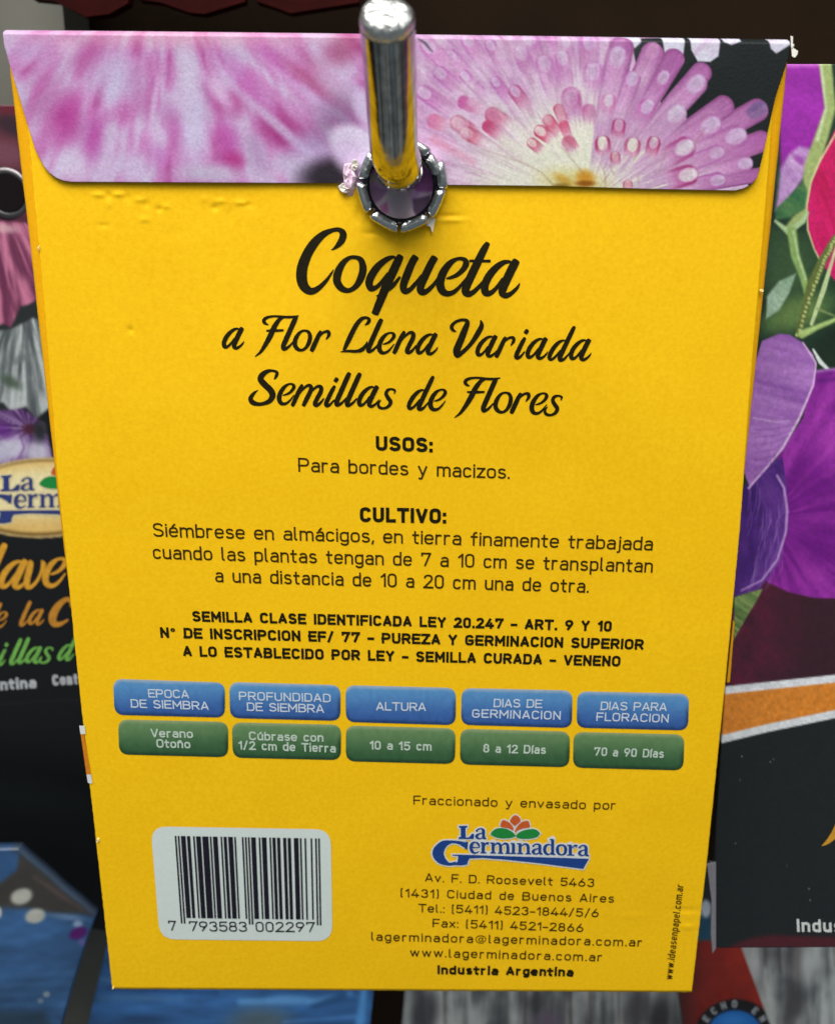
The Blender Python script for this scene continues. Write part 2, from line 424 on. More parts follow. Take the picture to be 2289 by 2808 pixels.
# ------------------------------------------------------------------ flap with its flower print
FL = np.array([(0, 7), (.12, 13), (.34, 40), (.605, 73), (.795, 99), (.90, 122), (.945, 138), (.975, 156), (.992, 175), (1, 196)], float)
FR = np.array([(0, 2168.5), (.13, 2161), (.38, 2127), (.80, 2086), (.915, 2073), (.96, 2057), (.985, 2038), (1, 2012)], float)
def paint_flap(X, Y):
    n0 = fbm(X/90, Y/90, 3, 3)
    cv = Canvas(X, Y, (0, 0, 0))
    x, y = cv.X, cv.Y
    # left part: blurred daisy, streaks radiating from above
    cx0, cy0 = 450, -260
    r = np.hypot(x-cx0, y-cy0); th = np.arctan2(y-cy0, x-cx0)
    st = fbm(th*9+2, r/150, 3, 21)
    st2 = fbm(th*19+7, r/110+5, 2, 22)
    v = .6*st+.4*st2
    pale = np.array([212, 186, 222.]); pink = np.array([206, 136, 196.]); mag = np.array([184, 84, 156.])
    k1 = sstep(.38, .60, v)[:, None]; k2 = sstep(.57, .74, v)[:, None]
    c = pale*(1-k1)+pink*k1; c = c*(1-k2)+mag*k2
    cv.C[:] = c
    z1 = lambda a, b: (a*.6624, b*.6624)
    for (a, b, rx, ry, an, col, al) in [
        (370, 220, 90, 60, -50, mag, .7), (200, 420, 70, 100, 15, mag, .55), (290, 500, 55, 100, 10, (186, 60, 150), .75), (385, 580, 40, 90, 5, (190, 70, 165), .7),
        (590, 400, 40, 90, -15, mag, .55), (520, 460, 45, 60, 0, (200, 90, 170), .5), (720, 520, 40, 90, -20, (180, 80, 160), .5),
        (870, 400, 40, 80, -25, mag, .6), (960, 430, 50, 60, -40, (182, 60, 140), .7), (950, 580, 45, 80, -20, (192, 80, 170), .7), (975, 670, 40, 40, -20, (180, 50, 130), .8),
        (1160, 560, 40, 130, -42, (170, 50, 130), .75), (1010, 330, 40, 160, -40, (196, 92, 180), .5), (1310, 320, 50, 160, -50, (165, 60, 110), .7), (1220, 240, 30, 120, -52, (186, 80, 150), .6),
        (1420, 200, 90, 60, -40, (160, 50, 100), .6), (660, 650, 40, 50, 0, (200, 110, 190), .6), (1100, 200, 30, 100, -40, (200, 90, 180), .5),
        (120, 200, 80, 60, 0, (205, 160, 210), .7), (480, 330, 90, 100, -30, (205, 195, 228), .75), (280, 190, 40, 40, 0, (225, 190, 225), .7),
        (770, 260, 38, 150, -14, (218, 204, 232), .85), (810, 540, 55, 160, 4, (208, 198, 230), .8), (900, 370, 28, 90, -35, (228, 200, 235), .8),
        (640, 420, 12, 100, 8, (226, 200, 235), .6), (1150, 520, 20, 190, -48, (214, 190, 226), .8), (1290, 400, 20, 130, -52, (216, 180, 226), .7), (1180, 200, 30, 100, -48, (224, 180, 226), .7),
        (1400, 360, 50, 130, -50, (214, 196, 230), .7), (1300, 620, 90, 60, 20, (196, 178, 220), .8), (300, 690, 60, 60, 0, (226, 214, 240), .8), (560, 700, 60, 60, 0, (216, 200, 232), .8),
        (870, 720, 120, 40, 0, (206, 204, 226), .8), (1240, 690, 90, 50, 30, (200, 190, 220), .8), (1060, 640, 40, 80, -20, (176, 150, 190), .6)]:
        X0, Y0 = z1(a, b); cv.ell(X0, Y0, rx*.6624, ry*.6624, an, col, .75, al)
    cv.ell(930, 335, 70, 60, -40, (120, 90, 130), .8, .55)
    cv.ell(905, 480, 80, 46, -12, (35, 28, 38), .6, .95)
    cv.ell(975, 395, 74, 48, 25, (226, 210, 238), .3, 1)
    cv.ell(960, 430, 50, 40, 60, (214, 190, 226), .5, .9)
    cv.ell(1010, 300, 60, 36, 60, (220, 200, 236), .4, .9)
    # warm flush near the fold
    cv.ell(520, 95, 380, 30, 0, (240, 180, 200), .9, .55)
    # right part: sharp daisy
    Z = lambda a, b: (1100+a*.6849, b*.6849)
    i = np.nonzero(x > 1040)[0]
    X_, Y_ = x[i], y[i]
    cxx, cyy = Z(740, 820)
    r = np.hypot((X_-cxx), (Y_-cyy)*1.1); th = np.arctan2(Y_-cyy, X_-cxx)
    n = fbm(th*26+3, r/120, 4, 41); n2 = fbm(th*60+3, r/60, 3, 42)
    k = sstep(130, 520, r+110*(n-.5))[:, None]
    cream = np.array([236, 236, 220.]); mid = np.array([228, 206, 224.]); far = np.array([214, 170, 212.])
    c = np.where(k < .5, cream+(mid-cream)*(k*2), mid+(far-mid)*(k*2-1))
    c = c+((n-.5)*60)[:, None]*np.array([.6, 1, .7])+((n2-.5)*34)[:, None]
    s_l = sstep(1040, 1120, X_)[:, None]
    cv.C[i] = cv.C[i]*(1-s_l)+c*s_l
    BK = (30, 36, 36)
    cv.poly([Z(930, 150), Z(1800, 120), Z(1800, 800), Z(1400, 770), Z(1300, 560), Z(1040, 420), Z(1000, 300), Z(945, 285), Z(925, 190)], BK, 3)
    cv.ell(*Z(1180, 330), 20, 60, 10, (18, 22, 24), .9, .6)
    wht = (226, 222, 240)
    for P in [[(870, 120), (965, 120), (958, 170), (935, 192), (905, 186)], [(1040, 120), (1140, 120), (1128, 215), (1095, 243), (1055, 230)],
              [(1152, 120), (1282, 120), (1268, 225), (1235, 248), (1185, 246), (1160, 200)], [(1284, 120), (1368, 120), (1360, 165), (1320, 180), (1290, 168)],
              [(1462, 120), (1558, 120), (1555, 180), (1500, 214), (1478, 195)]]:
        cv.poly([Z(*p) for p in P], wht, 3)
    CR, MI, TP, ED, MO = (234, 222, 228), (218, 172, 212), (200, 124, 188), (166, 92, 158), (218, 190, 226)
    def pet(tx, ty, w, L=None, br=None, base=CR, mid=MI, tip=TP, mouth=MO, edge=None, **kw):
        w *= random.uniform(.9, 1.12); jt = random.uniform(-12, 12); tip = (tip[0]+jt, tip[1]+jt*1.6, tip[2]+jt)
        px, py = Z(tx, ty); bx, by = (cxx, cyy) if br is None else Z(*br)
        if L:
            d = math.hypot(px-bx, py-by); f = min(1, L*.6849/d); bx, by = px+(bx-px)*f, py+(by-py)*f
        kw.setdefault('soft', .2)
        cv.petal(bx, by, px, py, w*.6849, base, mid, tip, mouth, edge, **kw)
    # long outer petals on the right, dark gaps between them
    for a in [(1432, 700, 60), (1440, 565, 84), (1425, 440, 92), (1290, 425, 100), (1200, 290, 96), (1090, 235, 96), (1005, 215, 96), (880, 190, 110)]:
        pet(*a, base=(228, 214, 224), mid=(206, 158, 200), tip=(190, 118, 180), fade=.3, edge=(146, 74, 134), w0=.22, soft=.09, mouth=None if a[0] != 1425 else (120, 96, 150))
    # soft petals pointing up and left: pale with magenta shade behind each pale mouth
    SOFT = [(750, 150, 80), (660, 150, 70), (590, 120, 70), (520, 150, 70), (430, 130, 70), (360, 180, 60), (280, 170, 60), (200, 230, 60), (110, 190, 60), (150, 300, 60), (90, 360, 56), (260, 290, 60), (380, 320, 56), (480, 225, 64), (565, 250, 58), (650, 225, 60), (765, 285, 64)]
    for a in [(q_[0]+random.uniform(-14, 14), q_[1]+random.uniform(-14, 14), q_[2]*random.uniform(.75, 1.2)) for q_ in SOFT]:
        pet(*a, L=random.uniform(190, 300), mid=(222, 176, 214), tip=(204, 122, 190), a=.95, soft=.2, fade=.8, w0=.45, edge=(190, 120, 184), mouth=(222, 190, 226), m0=.55)
    for k_ in range(26):     # diffuse streaks between them
        a, b = random.uniform(80, 900), random.uniform(120, 420)
        px, py = Z(a, b); d = math.hypot(cxx-px, cyy-py); ux, uy = (cxx-px)/d, (cyy-py)/d; L = random.uniform(30, 90)
        cv.line([(px, py, 3), (px+ux*L*.5, py+uy*L*.5, random.uniform(8, 18)), (px+ux*L, py+uy*L, 3)], random.choice([(204, 110, 184), (238, 226, 238), (236, 224, 236), (190, 120, 186)]), 9, .45)
    kr = dict(soft=.14, fade=.6, edge=(172, 100, 164), w0=.4)
    pet(865, 225, 84, 300, **kr); pet(1005, 205, 84, 200, mouth=(212, 150, 200), **kr); pet(1180, 335, 90, 360, **kr); pet(1240, 500, 86, 360, **kr); pet(1340, 545, 88, 320, **kr); pet(1375, 655, 70, 300, **kr)
    pet(1048, 310, 70, 280, **kr); pet(1262, 612, 64, 260, **kr); pet(925, 315, 66, 260, **kr)
    pet(1100, 455, 80, 330, mouth=(226, 204, 234), tip=(212, 168, 208), soft=.14, fade=.6, w0=.4); pet(1265, 722, 70, 220, br=(800, 820), **kr)
    kq = dict(soft=.16, fade=.85, w0=.6)
    pet(985, 425, 76, 190, tip=(196, 104, 176), **kq); pet(830, 400, 64, 150, tip=(200, 96, 160), **kq); pet(680, 385, 88, 190, tip=(198, 98, 164), mouth=(210, 150, 196), **kq)
    pet(1135, 590, 80, 200, tip=(190, 94, 160), mouth=(232, 218, 238), edge=(170, 60, 130), **kq); pet(1148, 700, 88, 190, tip=(186, 76, 142), mouth=(238, 224, 238), br=(800, 800), edge=(160, 50, 110), **kq)
    RED = (206, 64, 104)
    WC = (236, 228, 220)
    for (a, b, w, L, br, tp, mo) in [(455, 365, 54, 130, (600, 560), (196, 74, 140), MO), (250, 410, 56, 120, (420, 480), (206, 106, 170), None), (130, 485, 60, 90, (300, 560), (206, 110, 160), None),
            (365, 460, 60, 120, (520, 560), (202, 90, 130), (214, 130, 170)), (225, 492, 60, 150, (380, 600), (204, 84, 124), (226, 160, 186)), (262, 532, 58, 120, (420, 620), (208, 90, 120), (226, 170, 190)), (345, 505, 50, 110, (480, 620), (206, 84, 130), None),
            (750, 440, 52, 100, (760, 620), (204, 110, 166), None), (870, 500, 58, 90, (850, 640), (196, 70, 140), (226, 180, 210)),
            (630, 435, 48, 110, (690, 590), RED, (220, 120, 150)), (588, 480, 44, 130, (690, 620), RED, (224, 140, 160)), (555, 525, 56, 110, (680, 610), (204, 60, 90), (232, 200, 206)), (650, 500, 44, 100, (700, 640), (214, 96, 130), None),
            (522, 572, 42, 90, (620, 650), (206, 96, 116), (232, 200, 200)), (668, 570, 54, 90, (740, 680), (212, 120, 144), None),
            (805, 572, 60, 74, (815, 680), (190, 50, 104), (238, 224, 232)), (925, 578, 60, 80, (905, 690), (194, 56, 116), (238, 224, 232)), (1010, 570, 54, 94, (980, 690), (190, 60, 120), (226, 200, 220)),
            (855, 625, 42, 60, (860, 720), (200, 84, 116), (226, 180, 190)), (905, 738, 40, 40, (905, 790), (214, 120, 140), (230, 170, 180))]:
        pet(a, b, w, L, br, WC, (228, 176, 196), tp, mo, tuple(np.array(tp)*.85) if mo else None, w0=.8, m0=.35, fade=.85, soft=.16)
    j = np.nonzero((x > 1100) & (x < 2150))[0]
    pm = sstep(.46, .66, fbm(x[j]/55+9, y[j]/70, 3, 88))*(1-sstep(1500, 1850, x[j]))*.45
    cv.mix(j, pm, (232, 218, 230))
    th = np.arctan2(y[j]-cyy, x[j]-cxx); rr_ = np.hypot(x[j]-cxx, y[j]-cyy)
    pm = sstep(.52, .75, fbm(th*40, rr_/80, 3, 90))*.35*(cv.C[j].sum(1) > 300)
    cv.mix(j, pm, (196, 140, 180))
    pm = sstep(400, 120, rr_+150*(fbm(th*22, rr_/70, 3, 93)-.5))*.8*sstep(172, 200, cv.C[j][:, 1])
    cv.mix(j, pm, (236, 236, 214))
    # centre of the daisy
    cv.ell(*Z(690, 735), 80, 34, 8, (222, 206, 120), .8, .8)
    cv.ell(*Z(735, 712), 24, 20, 20, (214, 150, 40), .6, .95); cv.ell(*Z(735, 735), 26, 8, 0, (150, 84, 10), .6, .9)
    cv.ell(*Z(650, 722), 28, 12, 30, (206, 160, 60), .7, .8); cv.ell(*Z(640, 745), 20, 8, 0, (130, 100, 30), .7, .8)
    for q in [[(480, 650, 3), (560, 690, 4), (610, 745, 5)], [(800, 660, 2), (815, 700, 5), (815, 750, 6)], [(945, 700, 2), (950, 740, 3)], [(640, 590, 2), (700, 660, 4), (730, 700, 5)], [(330, 600, 2), (480, 650, 3)],
              [(830, 660, 2), (850, 700, 3)], [(930, 640, 3), (960, 560, 3)], [(1030, 690, 3), (1060, 600, 3)], [(1160, 600, 3), (1210, 520, 4)]]:
        cv.line([(Z(a, b)[0], Z(a, b)[1], w) for a, b, w in q], (160, 132, 96), 3.5, .4)
    cv.line([(1145, 105, 3), (1165, 118, 8), (1185, 142, 3)], (60, 50, 60), 4, .7)
    cv.line([(Z(130, 560)[0], Z(130, 560)[1], 20), (Z(290, 650)[0], Z(290, 650)[1], 10)], (222, 130, 160), 16, .6)
    cv.grain(.07, 5, 51); cv.grain(.05, 2.2, 52)
    return cv.out(.77)
ns, nt_ = 200, 900
ss = np.concatenate([np.linspace(0, .9, 150), np.linspace(.905, 1, 50)])
tt = np.linspace(0, 1, nt_)
XX = np.zeros((ns, nt_)); YY = np.zeros((ns, nt_))
topl = lambda x: 76+(x-7)*(103-76)/(2168.5-7)-6*np.sin((x-7)/2161*math.pi)*.3
botl = lambda x: np.interp(x, [100, 196, 464, 891, 1227, 1511, 1785, 2012, 2100], [497, 498.5, 500, 502, 507, 510, 518, 522.5, 523])
for i, s in enumerate(ss):
    xl = np.interp(s, FL[:, 0], FL[:, 1]); xr = np.interp(s, FR[:, 0], FR[:, 1])
    x = xl+(xr-xl)*tt
    XX[i] = x; YY[i] = topl(x)*(1-s)+botl(x)*s
S2, T2 = np.meshgrid(ss, tt, indexing='ij')
# the fold at the top rolls back, the free edge lifts a little
roll = .0013*np.clip(1-S2/.045, 0, 1)**2.0
lift = -.00016*sstep(.55, 1, S2)*(1-.5*np.exp(-((XX-1100)/130)**2))
lift = lift-.0004*(fbm(XX/260, YY/160, 2, 77)-.5)*sstep(0, .3, S2)*(1-sstep(.7, 1, S2)*.5)
flap = sheet("flap", XX, YY, off(.00042), M_FLAP, pk, ROOT, .0002, color=paint_flap, yadd=roll+lift, hole=HZ)

# ------------------------------------------------------------------ lettering
G = {  # straight-sided sans: cap height 100, x-height 70, centre lines
'A': (60, "M0 0L28 99L32 99L60 0M10 27L50 27"), 'B': (59, "M0 0L0 100L32 100Q56 100 56 77Q56 54 32 54L0 54M32 54Q59 54 59 27Q59 0 32 0L0 0"),
'C': (56, "M56 78Q52 100 29 100Q0 100 0 70L0 30Q0 0 29 0Q52 0 56 22"), 'D': (58, "M0 0L0 100L28 100Q58 100 58 70L58 30Q58 0 28 0L0 0"),
'E': (52, "M52 100L0 100L0 0L52 0M0 51L44 51"), 'F': (50, "M50 100L0 100L0 0M0 48L44 48"),
'G': (58, "M56 80Q50 100 29 100Q0 100 0 70L0 30Q0 0 29 0Q58 0 58 30L58 46L32 46"), 'I': (0, "M0 0L0 100"), 'H': (56, "M0 0L0 100M56 0L56 100M0 51L56 51"),
'L': (45, "M0 100L0 0L45 0"), 'M': (70, "M0 0L0 100L35 32L70 100L70 0"), 'N': (56, "M0 0L0 100L56 0L56 100"),
'O': (58, "M0 70Q0 100 29 100Q58 100 58 70L58 30Q58 0 29 0Q0 0 0 30Z"), 'P': (58, "M0 0L0 100L31 100Q58 100 58 72Q58 44 31 44L0 44"),
'R': (58, "M0 0L0 100L31 100Q58 100 58 73Q58 46 31 46L0 46M30 46L58 0"), 'S': (56, "M54 82Q48 100 28 100Q2 100 2 76Q2 56 26 52Q56 47 56 25Q56 0 28 0Q6 0 0 18"),
'T': (58, "M0 100L58 100M29 100L29 0"), 'U': (56, "M0 100L0 30Q0 0 28 0Q56 0 56 30L56 100"), 'V': (60, "M0 100L28 1L32 1L60 100"),
'Y': (58, "M0 100L29 46L58 100M29 46L29 0"), 'Z': (54, "M0 100L54 100L0 0L54 0"), 'Q': (58, "M0 70Q0 100 29 100Q58 100 58 70L58 30Q58 0 29 0Q0 0 0 30Z"),
'a': (44, "M4 59Q10 70 24 70Q44 70 44 50L44 0M44 40L20 40Q0 40 0 20Q0 0 20 0Q38 0 44 12"), 'b': (45, "M0 100L0 0M0 20Q0 0 23 0Q45 0 45 22L45 48Q45 70 23 70Q0 70 0 50"),
'c': (42, "M42 56Q38 70 22 70Q0 70 0 48L0 22Q0 0 22 0Q38 0 42 14"), 'd': (45, "M45 100L45 0M45 20Q45 0 22 0Q0 0 0 22L0 48Q0 70 22 70Q45 70 45 50"),
'e': (45, "M0 36L45 36L45 46Q45 70 23 70Q0 70 0 46L0 24Q0 0 23 0Q38 0 44 12"), 'f': (32, "M32 100Q13 102 13 80L13 0M0 66L30 66"),
'g': (45, "M45 70L45 -8Q45 -30 23 -30Q8 -30 2 -18M45 50Q45 70 23 70Q0 70 0 48L0 24Q0 2 23 2Q45 2 45 22"), 'i': (0, "M0 0L0 70M0 93L0 98"), 'ı': (0, "M0 0L0 70"),
'h': (44, "M0 0L0 100M0 48Q2 70 23 70Q44 70 44 48L44 0"), 'j': (10, "M10 70L10 -12Q10 -28 -6 -28M10 93L10 98"), 'l': (13, "M0 100L0 16Q0 0 13 0"),
'm': (76, "M0 0L0 70M0 50Q2 70 19 70Q38 70 38 50L38 0M38 50Q40 70 57 70Q76 70 76 50L76 0"), 'n': (44, "M0 0L0 70M0 48Q2 70 23 70Q44 70 44 48L44 0"),
'o': (46, "M0 46Q0 70 23 70Q46 70 46 46L46 24Q46 0 23 0Q0 0 0 24Z"), 'p': (45, "M0 70L0 -29M0 20Q0 0 23 0Q45 0 45 22L45 48Q45 70 23 70Q0 70 0 50"),
'r': (31, "M0 0L0 70M0 46Q2 70 20 70Q28 70 31 64"), 's': (41, "M39 60Q33 70 20 70Q2 70 2 53Q2 39 20 37Q41 34 41 19Q41 0 20 0Q6 0 0 12"),
't': (31, "M11 92L11 18Q11 0 26 0L31 0M0 66L29 66"), 'u': (44, "M0 70L0 22Q0 0 22 0Q42 0 44 22M44 70L44 0"), 'v': (46, "M0 70L23 0L46 70"), 'w': (72, "M0 70L18 0L36 70L54 0L72 70"),
'x': (44, "M0 70L44 0M44 70L0 0"), 'y': (48, "M0 70L25 0M48 70L18 -28L6 -28"), 'z': (40, "M0 70L40 70L0 0L40 0"),
'0': (50, "M0 72Q0 100 25 100Q50 100 50 72L50 28Q50 0 25 0Q0 0 0 28Z"), '1': (24, "M0 76L24 100L24 0"), '2': (52, "M2 76Q4 100 27 100Q51 100 51 76Q51 62 40 50L0 0L54 0"),
'3': (53, "M2 82Q8 100 27 100Q50 100 50 77Q50 54 26 54Q53 54 53 27Q53 0 26 0Q4 0 0 20"), '4': (56, "M34 100L0 22L56 22M42 48L42 0"),
'5': (54, "M50 100L6 100L4 54Q14 62 28 62Q54 62 54 32Q54 0 27 0Q6 0 0 18"), '6': (54, "M36 100L6 44Q0 34 0 28Q0 0 27 0Q54 0 54 28Q54 56 27 56Q12 56 6 44"),
'7': (54, "M0 84L0 100L54 100L20 0"), '8': (52, "M26 54Q4 54 4 77Q4 100 26 100Q48 100 48 77Q48 54 26 54Q0 54 0 27Q0 0 26 0Q52 0 52 27Q52 54 26 54"),
'9': (54, "M18 0L48 56Q54 66 54 72Q54 100 27 100Q0 100 0 72Q0 44 27 44Q42 44 48 56"),
'.': (0, "M0 0L0 2"), ',': (2, "M4 8L-2 -16"), ':': (0, "M0 0L0 2M0 62L0 64"), '-': (32, "M0 38L32 38"), '/': (36, "M0 -10L36 108"),
'(': (11, "M11 108Q0 106 0 92L0 6Q0 -8 11 -10"), ')': (11, "M0 108Q11 106 11 92L11 6Q11 -8 0 -10"),
'º': (28, "M0 84Q0 98 14 98Q28 98 28 84Q28 70 14 70Q0 70 0 84Z"),
'@': (88, "M62 62L58 22Q58 14 68 14Q88 18 88 46Q86 88 46 90Q2 88 0 42Q2 -6 44 -8Q60 -8 70 -2M60 46Q54 62 40 60Q24 54 26 32Q28 16 40 16Q54 18 58 32"),
}
ACC = {'é': 'e', 'á': 'a', 'í': 'ı', 'ú': 'u', 'ñ': 'n', 'ó': 'o'}
def flatten(path):
    import re
    tk = re.findall(r"[MLQZ]|-?\d+\.?\d*", path); out = []; i = 0; cur = None
    while i < len(tk):
        c = tk[i]; i += 1
        if c == 'M': cur = [(float(tk[i]), float(tk[i+1]))]; out.append([cur, False]); i += 2
        elif c == 'L': cur.append((float(tk[i]), float(tk[i+1]))); i += 2
        elif c == 'Q':
            a = cur[-1]; b = (float(tk[i]), float(tk[i+1])); d = (float(tk[i+2]), float(tk[i+3])); i += 4
            for k in range(1, 6):
                t = k/5; k_ = .0  # slightly squarer than a plain quadratic
                q = [(1-t)**2*a[j]+2*t*(1-t)*b[j]+t*t*d[j] for j in (0, 1)]
                m = 4*t*(1-t)*k_
                cur.append((q[0]*(1-m)+b[0]*m, q[1]*(1-m)+b[1]*m))
        elif c == 'Z': out[-1][1] = True
    return out
def ribbon(P, W, closed=False, cap=0.0):
    """polyline with widths -> vertices, quads (2-D)"""
    P = np.array(P, float); W = np.broadcast_to(np.array(W, float), (len(P),))
    if closed and np.hypot(*(P[0]-P[-1])) < 1e-6: P = P[:-1]; W = W[:-1]
    n = len(P)
    if closed: d0 = P-np.roll(P, 1, 0); d1 = np.roll(P, -1, 0)-P
    else:
        d = np.diff(P, axis=0); d0 = np.vstack([d[:1], d]); d1 = np.vstack([d, d[-1:]])
    d0 = d0/np.maximum(np.hypot(*d0.T), 1e-9)[:, None]; d1 = d1/np.maximum(np.hypot(*d1.T), 1e-9)[:, None]
    t = d0+d1; L = np.hypot(*t.T); t = np.where(L[:, None] > 1e-6, t/np.maximum(L, 1e-6)[:, None], d1)
    N = np.stack([-t[:, 1], t[:, 0]], 1)
    c = np.clip((N*np.stack([-d1[:, 1], d1[:, 0]], 1)).sum(1), .74, 1)
    h = (W/2/c)[:, None]
    A, B = P+N*h, P-N*h
    if not closed and cap > 0:
        def capadd(p, dirv, nv, w):
            r = []
            for a in (25, 50, 72):
                a = math.radians(a); r.append((p+dirv*(math.sin(a)*w/2*cap)+nv*(math.cos(a)*w/2), p+dirv*(math.sin(a)*w/2*cap)-nv*(math.cos(a)*w/2)))
            return r
        e = capadd(P[-1], d1[-1], N[-1], W[-1]); s = capadd(P[0], -d0[0], N[0], W[0])
        A = np.vstack([[x[0] for x in s[::-1]], A, [x[0] for x in e]]); B = np.vstack([[x[1] for x in s[::-1]], B, [x[1] for x in e]])
        n = len(A)
    V = np.empty((2*n, 2)); V[0::2] = A; V[1::2] = B
    F = [(2*i, 2*i+1, 2*i+3, 2*i+2) for i in range(n-1)]
    if closed: F.append((2*n-2, 2*n-1, 1, 0))
    return V, F
def smooth(pts, sub=5, closed=False):
    P = np.array(pts, float); n = len(P); out = []
    rngi = range(n) if closed else range(n-1)
    for i in rngi:
        if closed: p0, p1, p2, p3 = P[(i-1) % n], P[i], P[(i+1) % n], P[(i+2) % n]
        else: p0, p1, p2, p3 = P[max(i-1, 0)], P[i], P[i+1], P[min(i+2, n-1)]
        for k in range(sub):
            t = k/sub
            out.append(.5*((2*p1)+(-p0+p2)*t+(2*p0-5*p1+4*p2-p3)*t*t+(-p0+3*p1-3*p2+p3)*t**3))
    if not closed: out.append(P[-1])
    return np.array(out)

class Ink:
    """collects flat lettering in photo coordinates and lays it on a sheet"""
    def __init__(s): s.V = []; s.F = []; s.L = []; s.n = 0; s.k = 0
    def add(s, V, F):
        b = s.n; s.V.append(np.asarray(V, float)); s.L.append(np.full(len(V), s.k % 9)); s.k += 1
        s.F += [tuple(i+b for i in f) for f in F]; s.n += len(V)
    def poly(s, pts, grow=0):
        P = [Vector((p[0], p[1], 0)) for p in pts]
        T_ = tessellate_polygon([P]); s.add([(p[0], p[1]) for p in pts], T_)
    def build(s, name, yf, mat, parent, root, o=.00005, **pr):
        V = np.concatenate(s.V); Lk = np.concatenate(s.L)
        P = unproj(V[:, 0], V[:, 1], off(o, yf)); P[:, 1] -= Lk*2.5e-6
        return obj(name, P, s.F, mat, parent, root, smooth=False, **pr)

def sans(ink, text, x0, y0, x1, y1, cap, w=.13, up=None, wide=1.0, jitter=0.0, space=26, trk=None):
    """set a line of sans lettering from (x0,y0) to (x1,y1) (outer ends of the baseline)"""
    sc = (cap*(1-w))/100.0; sw = w*cap
    items = []; x = 0
    for ch in text:
        if ch == ' ': items.append((None, x)); x += space; continue
        b = ACC.get(ch, ch); items.append((ch, x)); x += G[b][0]
        items.append(('|', x))
    gl = sum(1 for a in items if a[0] == '|'); ln = math.hypot(x1-x0, y1-y0)
    nat = x*sc*wide+sw
    nsp = gl-1 if ' ' not in text else len(text)-1
    if trk is None and nsp > 0: wide = min(1.5, max(.8, (ln-sw-nsp*(.135+w*.93)*cap)/(x*sc)))
    nat = x*sc*wide+sw
    if trk is None: trk = (ln-nat)/max(nsp, 1)
    dx, dy = (x1-x0)/ln, (y1-y0)/ln
    pos = 0; pen = sw/2
    for ch in text:
        if ch == ' ': pen += space*sc*wide+trk; continue
        b = ACC.get(ch, ch)
        gw, path = G[b]
        bx, by = x0+dx*pen, y0+dy*pen
        if up is None:
            ux, uy = bx-VPX, by-VPY; l = math.hypot(ux, uy); ux /= l; uy /= l
        else: ux, uy = up
        strokes = flatten(path)
        if ch in 'éáíúó':
            cxm = gw/2; strokes.append([[(cxm-4, 82), (cxm+10, 100)], False])
        if ch == 'ñ': strokes.append([[(8, 84), (16, 90), (28, 84), (36, 90)], False])
        jx, jy = (random.uniform(-1, 1)*jitter*cap, random.uniform(-1, 1)*jitter*cap)
        parts = []
        for P, cl in strokes:
            if cl: parts.append((np.array(P), True)); continue
            cur = [P[0]]        # split at sharp corners, then square off the free ends
            for a_, b_, c_ in zip(P[:-2], P[1:-1], P[2:]):
                cur.append(b_)
                u_ = np.subtract(b_, a_); v_ = np.subtract(c_, b_)
                if (u_@v_)/(np.hypot(*u_)*np.hypot(*v_)+1e-9) < -.25: parts.append((np.array(cur), False)); cur = [b_]
            cur.append(P[-1]); parts.append((np.array(cur), False))
        e_w = sw/sc
        if ch in 'ij':
            parts[-1] = (np.array([[parts[-1][0][0][0], min(70+e_w+9, 107)-1], [parts[-1][0][0][0], min(70+e_w+9, 107)+1]]), False)
        for P, cl in parts:
            P = np.array(P, float)
            if not cl:
                for e0, e1 in ((0, 1), (-1, -2)):
                    d_ = P[e0]-P[e1]; l_ = np.hypot(*d_)
                    if abs(d_[0]) < .08*abs(d_[1]): x_ = .5
                    elif abs(d_[1]) < .08*abs(d_[0]): x_ = .5 if l_ > 8 else .15
                    else: x_ = .33 if l_ > 12 else .08
                    P[e0] = P[e0]+d_/max(l_, 1e-9)*x_*e_w
            q = np.stack([P[:, 0]*sc*wide+jx, P[:, 1]*sc+sw/2+jy], 1)
            V, F = ribbon(q, sw*(.6 if ch in 'º@' and w > .14 else 1), cl)
            ink.add(np.stack([bx+V[:, 0]*dx+V[:, 1]*ux, by+V[:, 0]*dy+V[:, 1]*uy], 1), F)
        pen += gw*sc*wide+trk

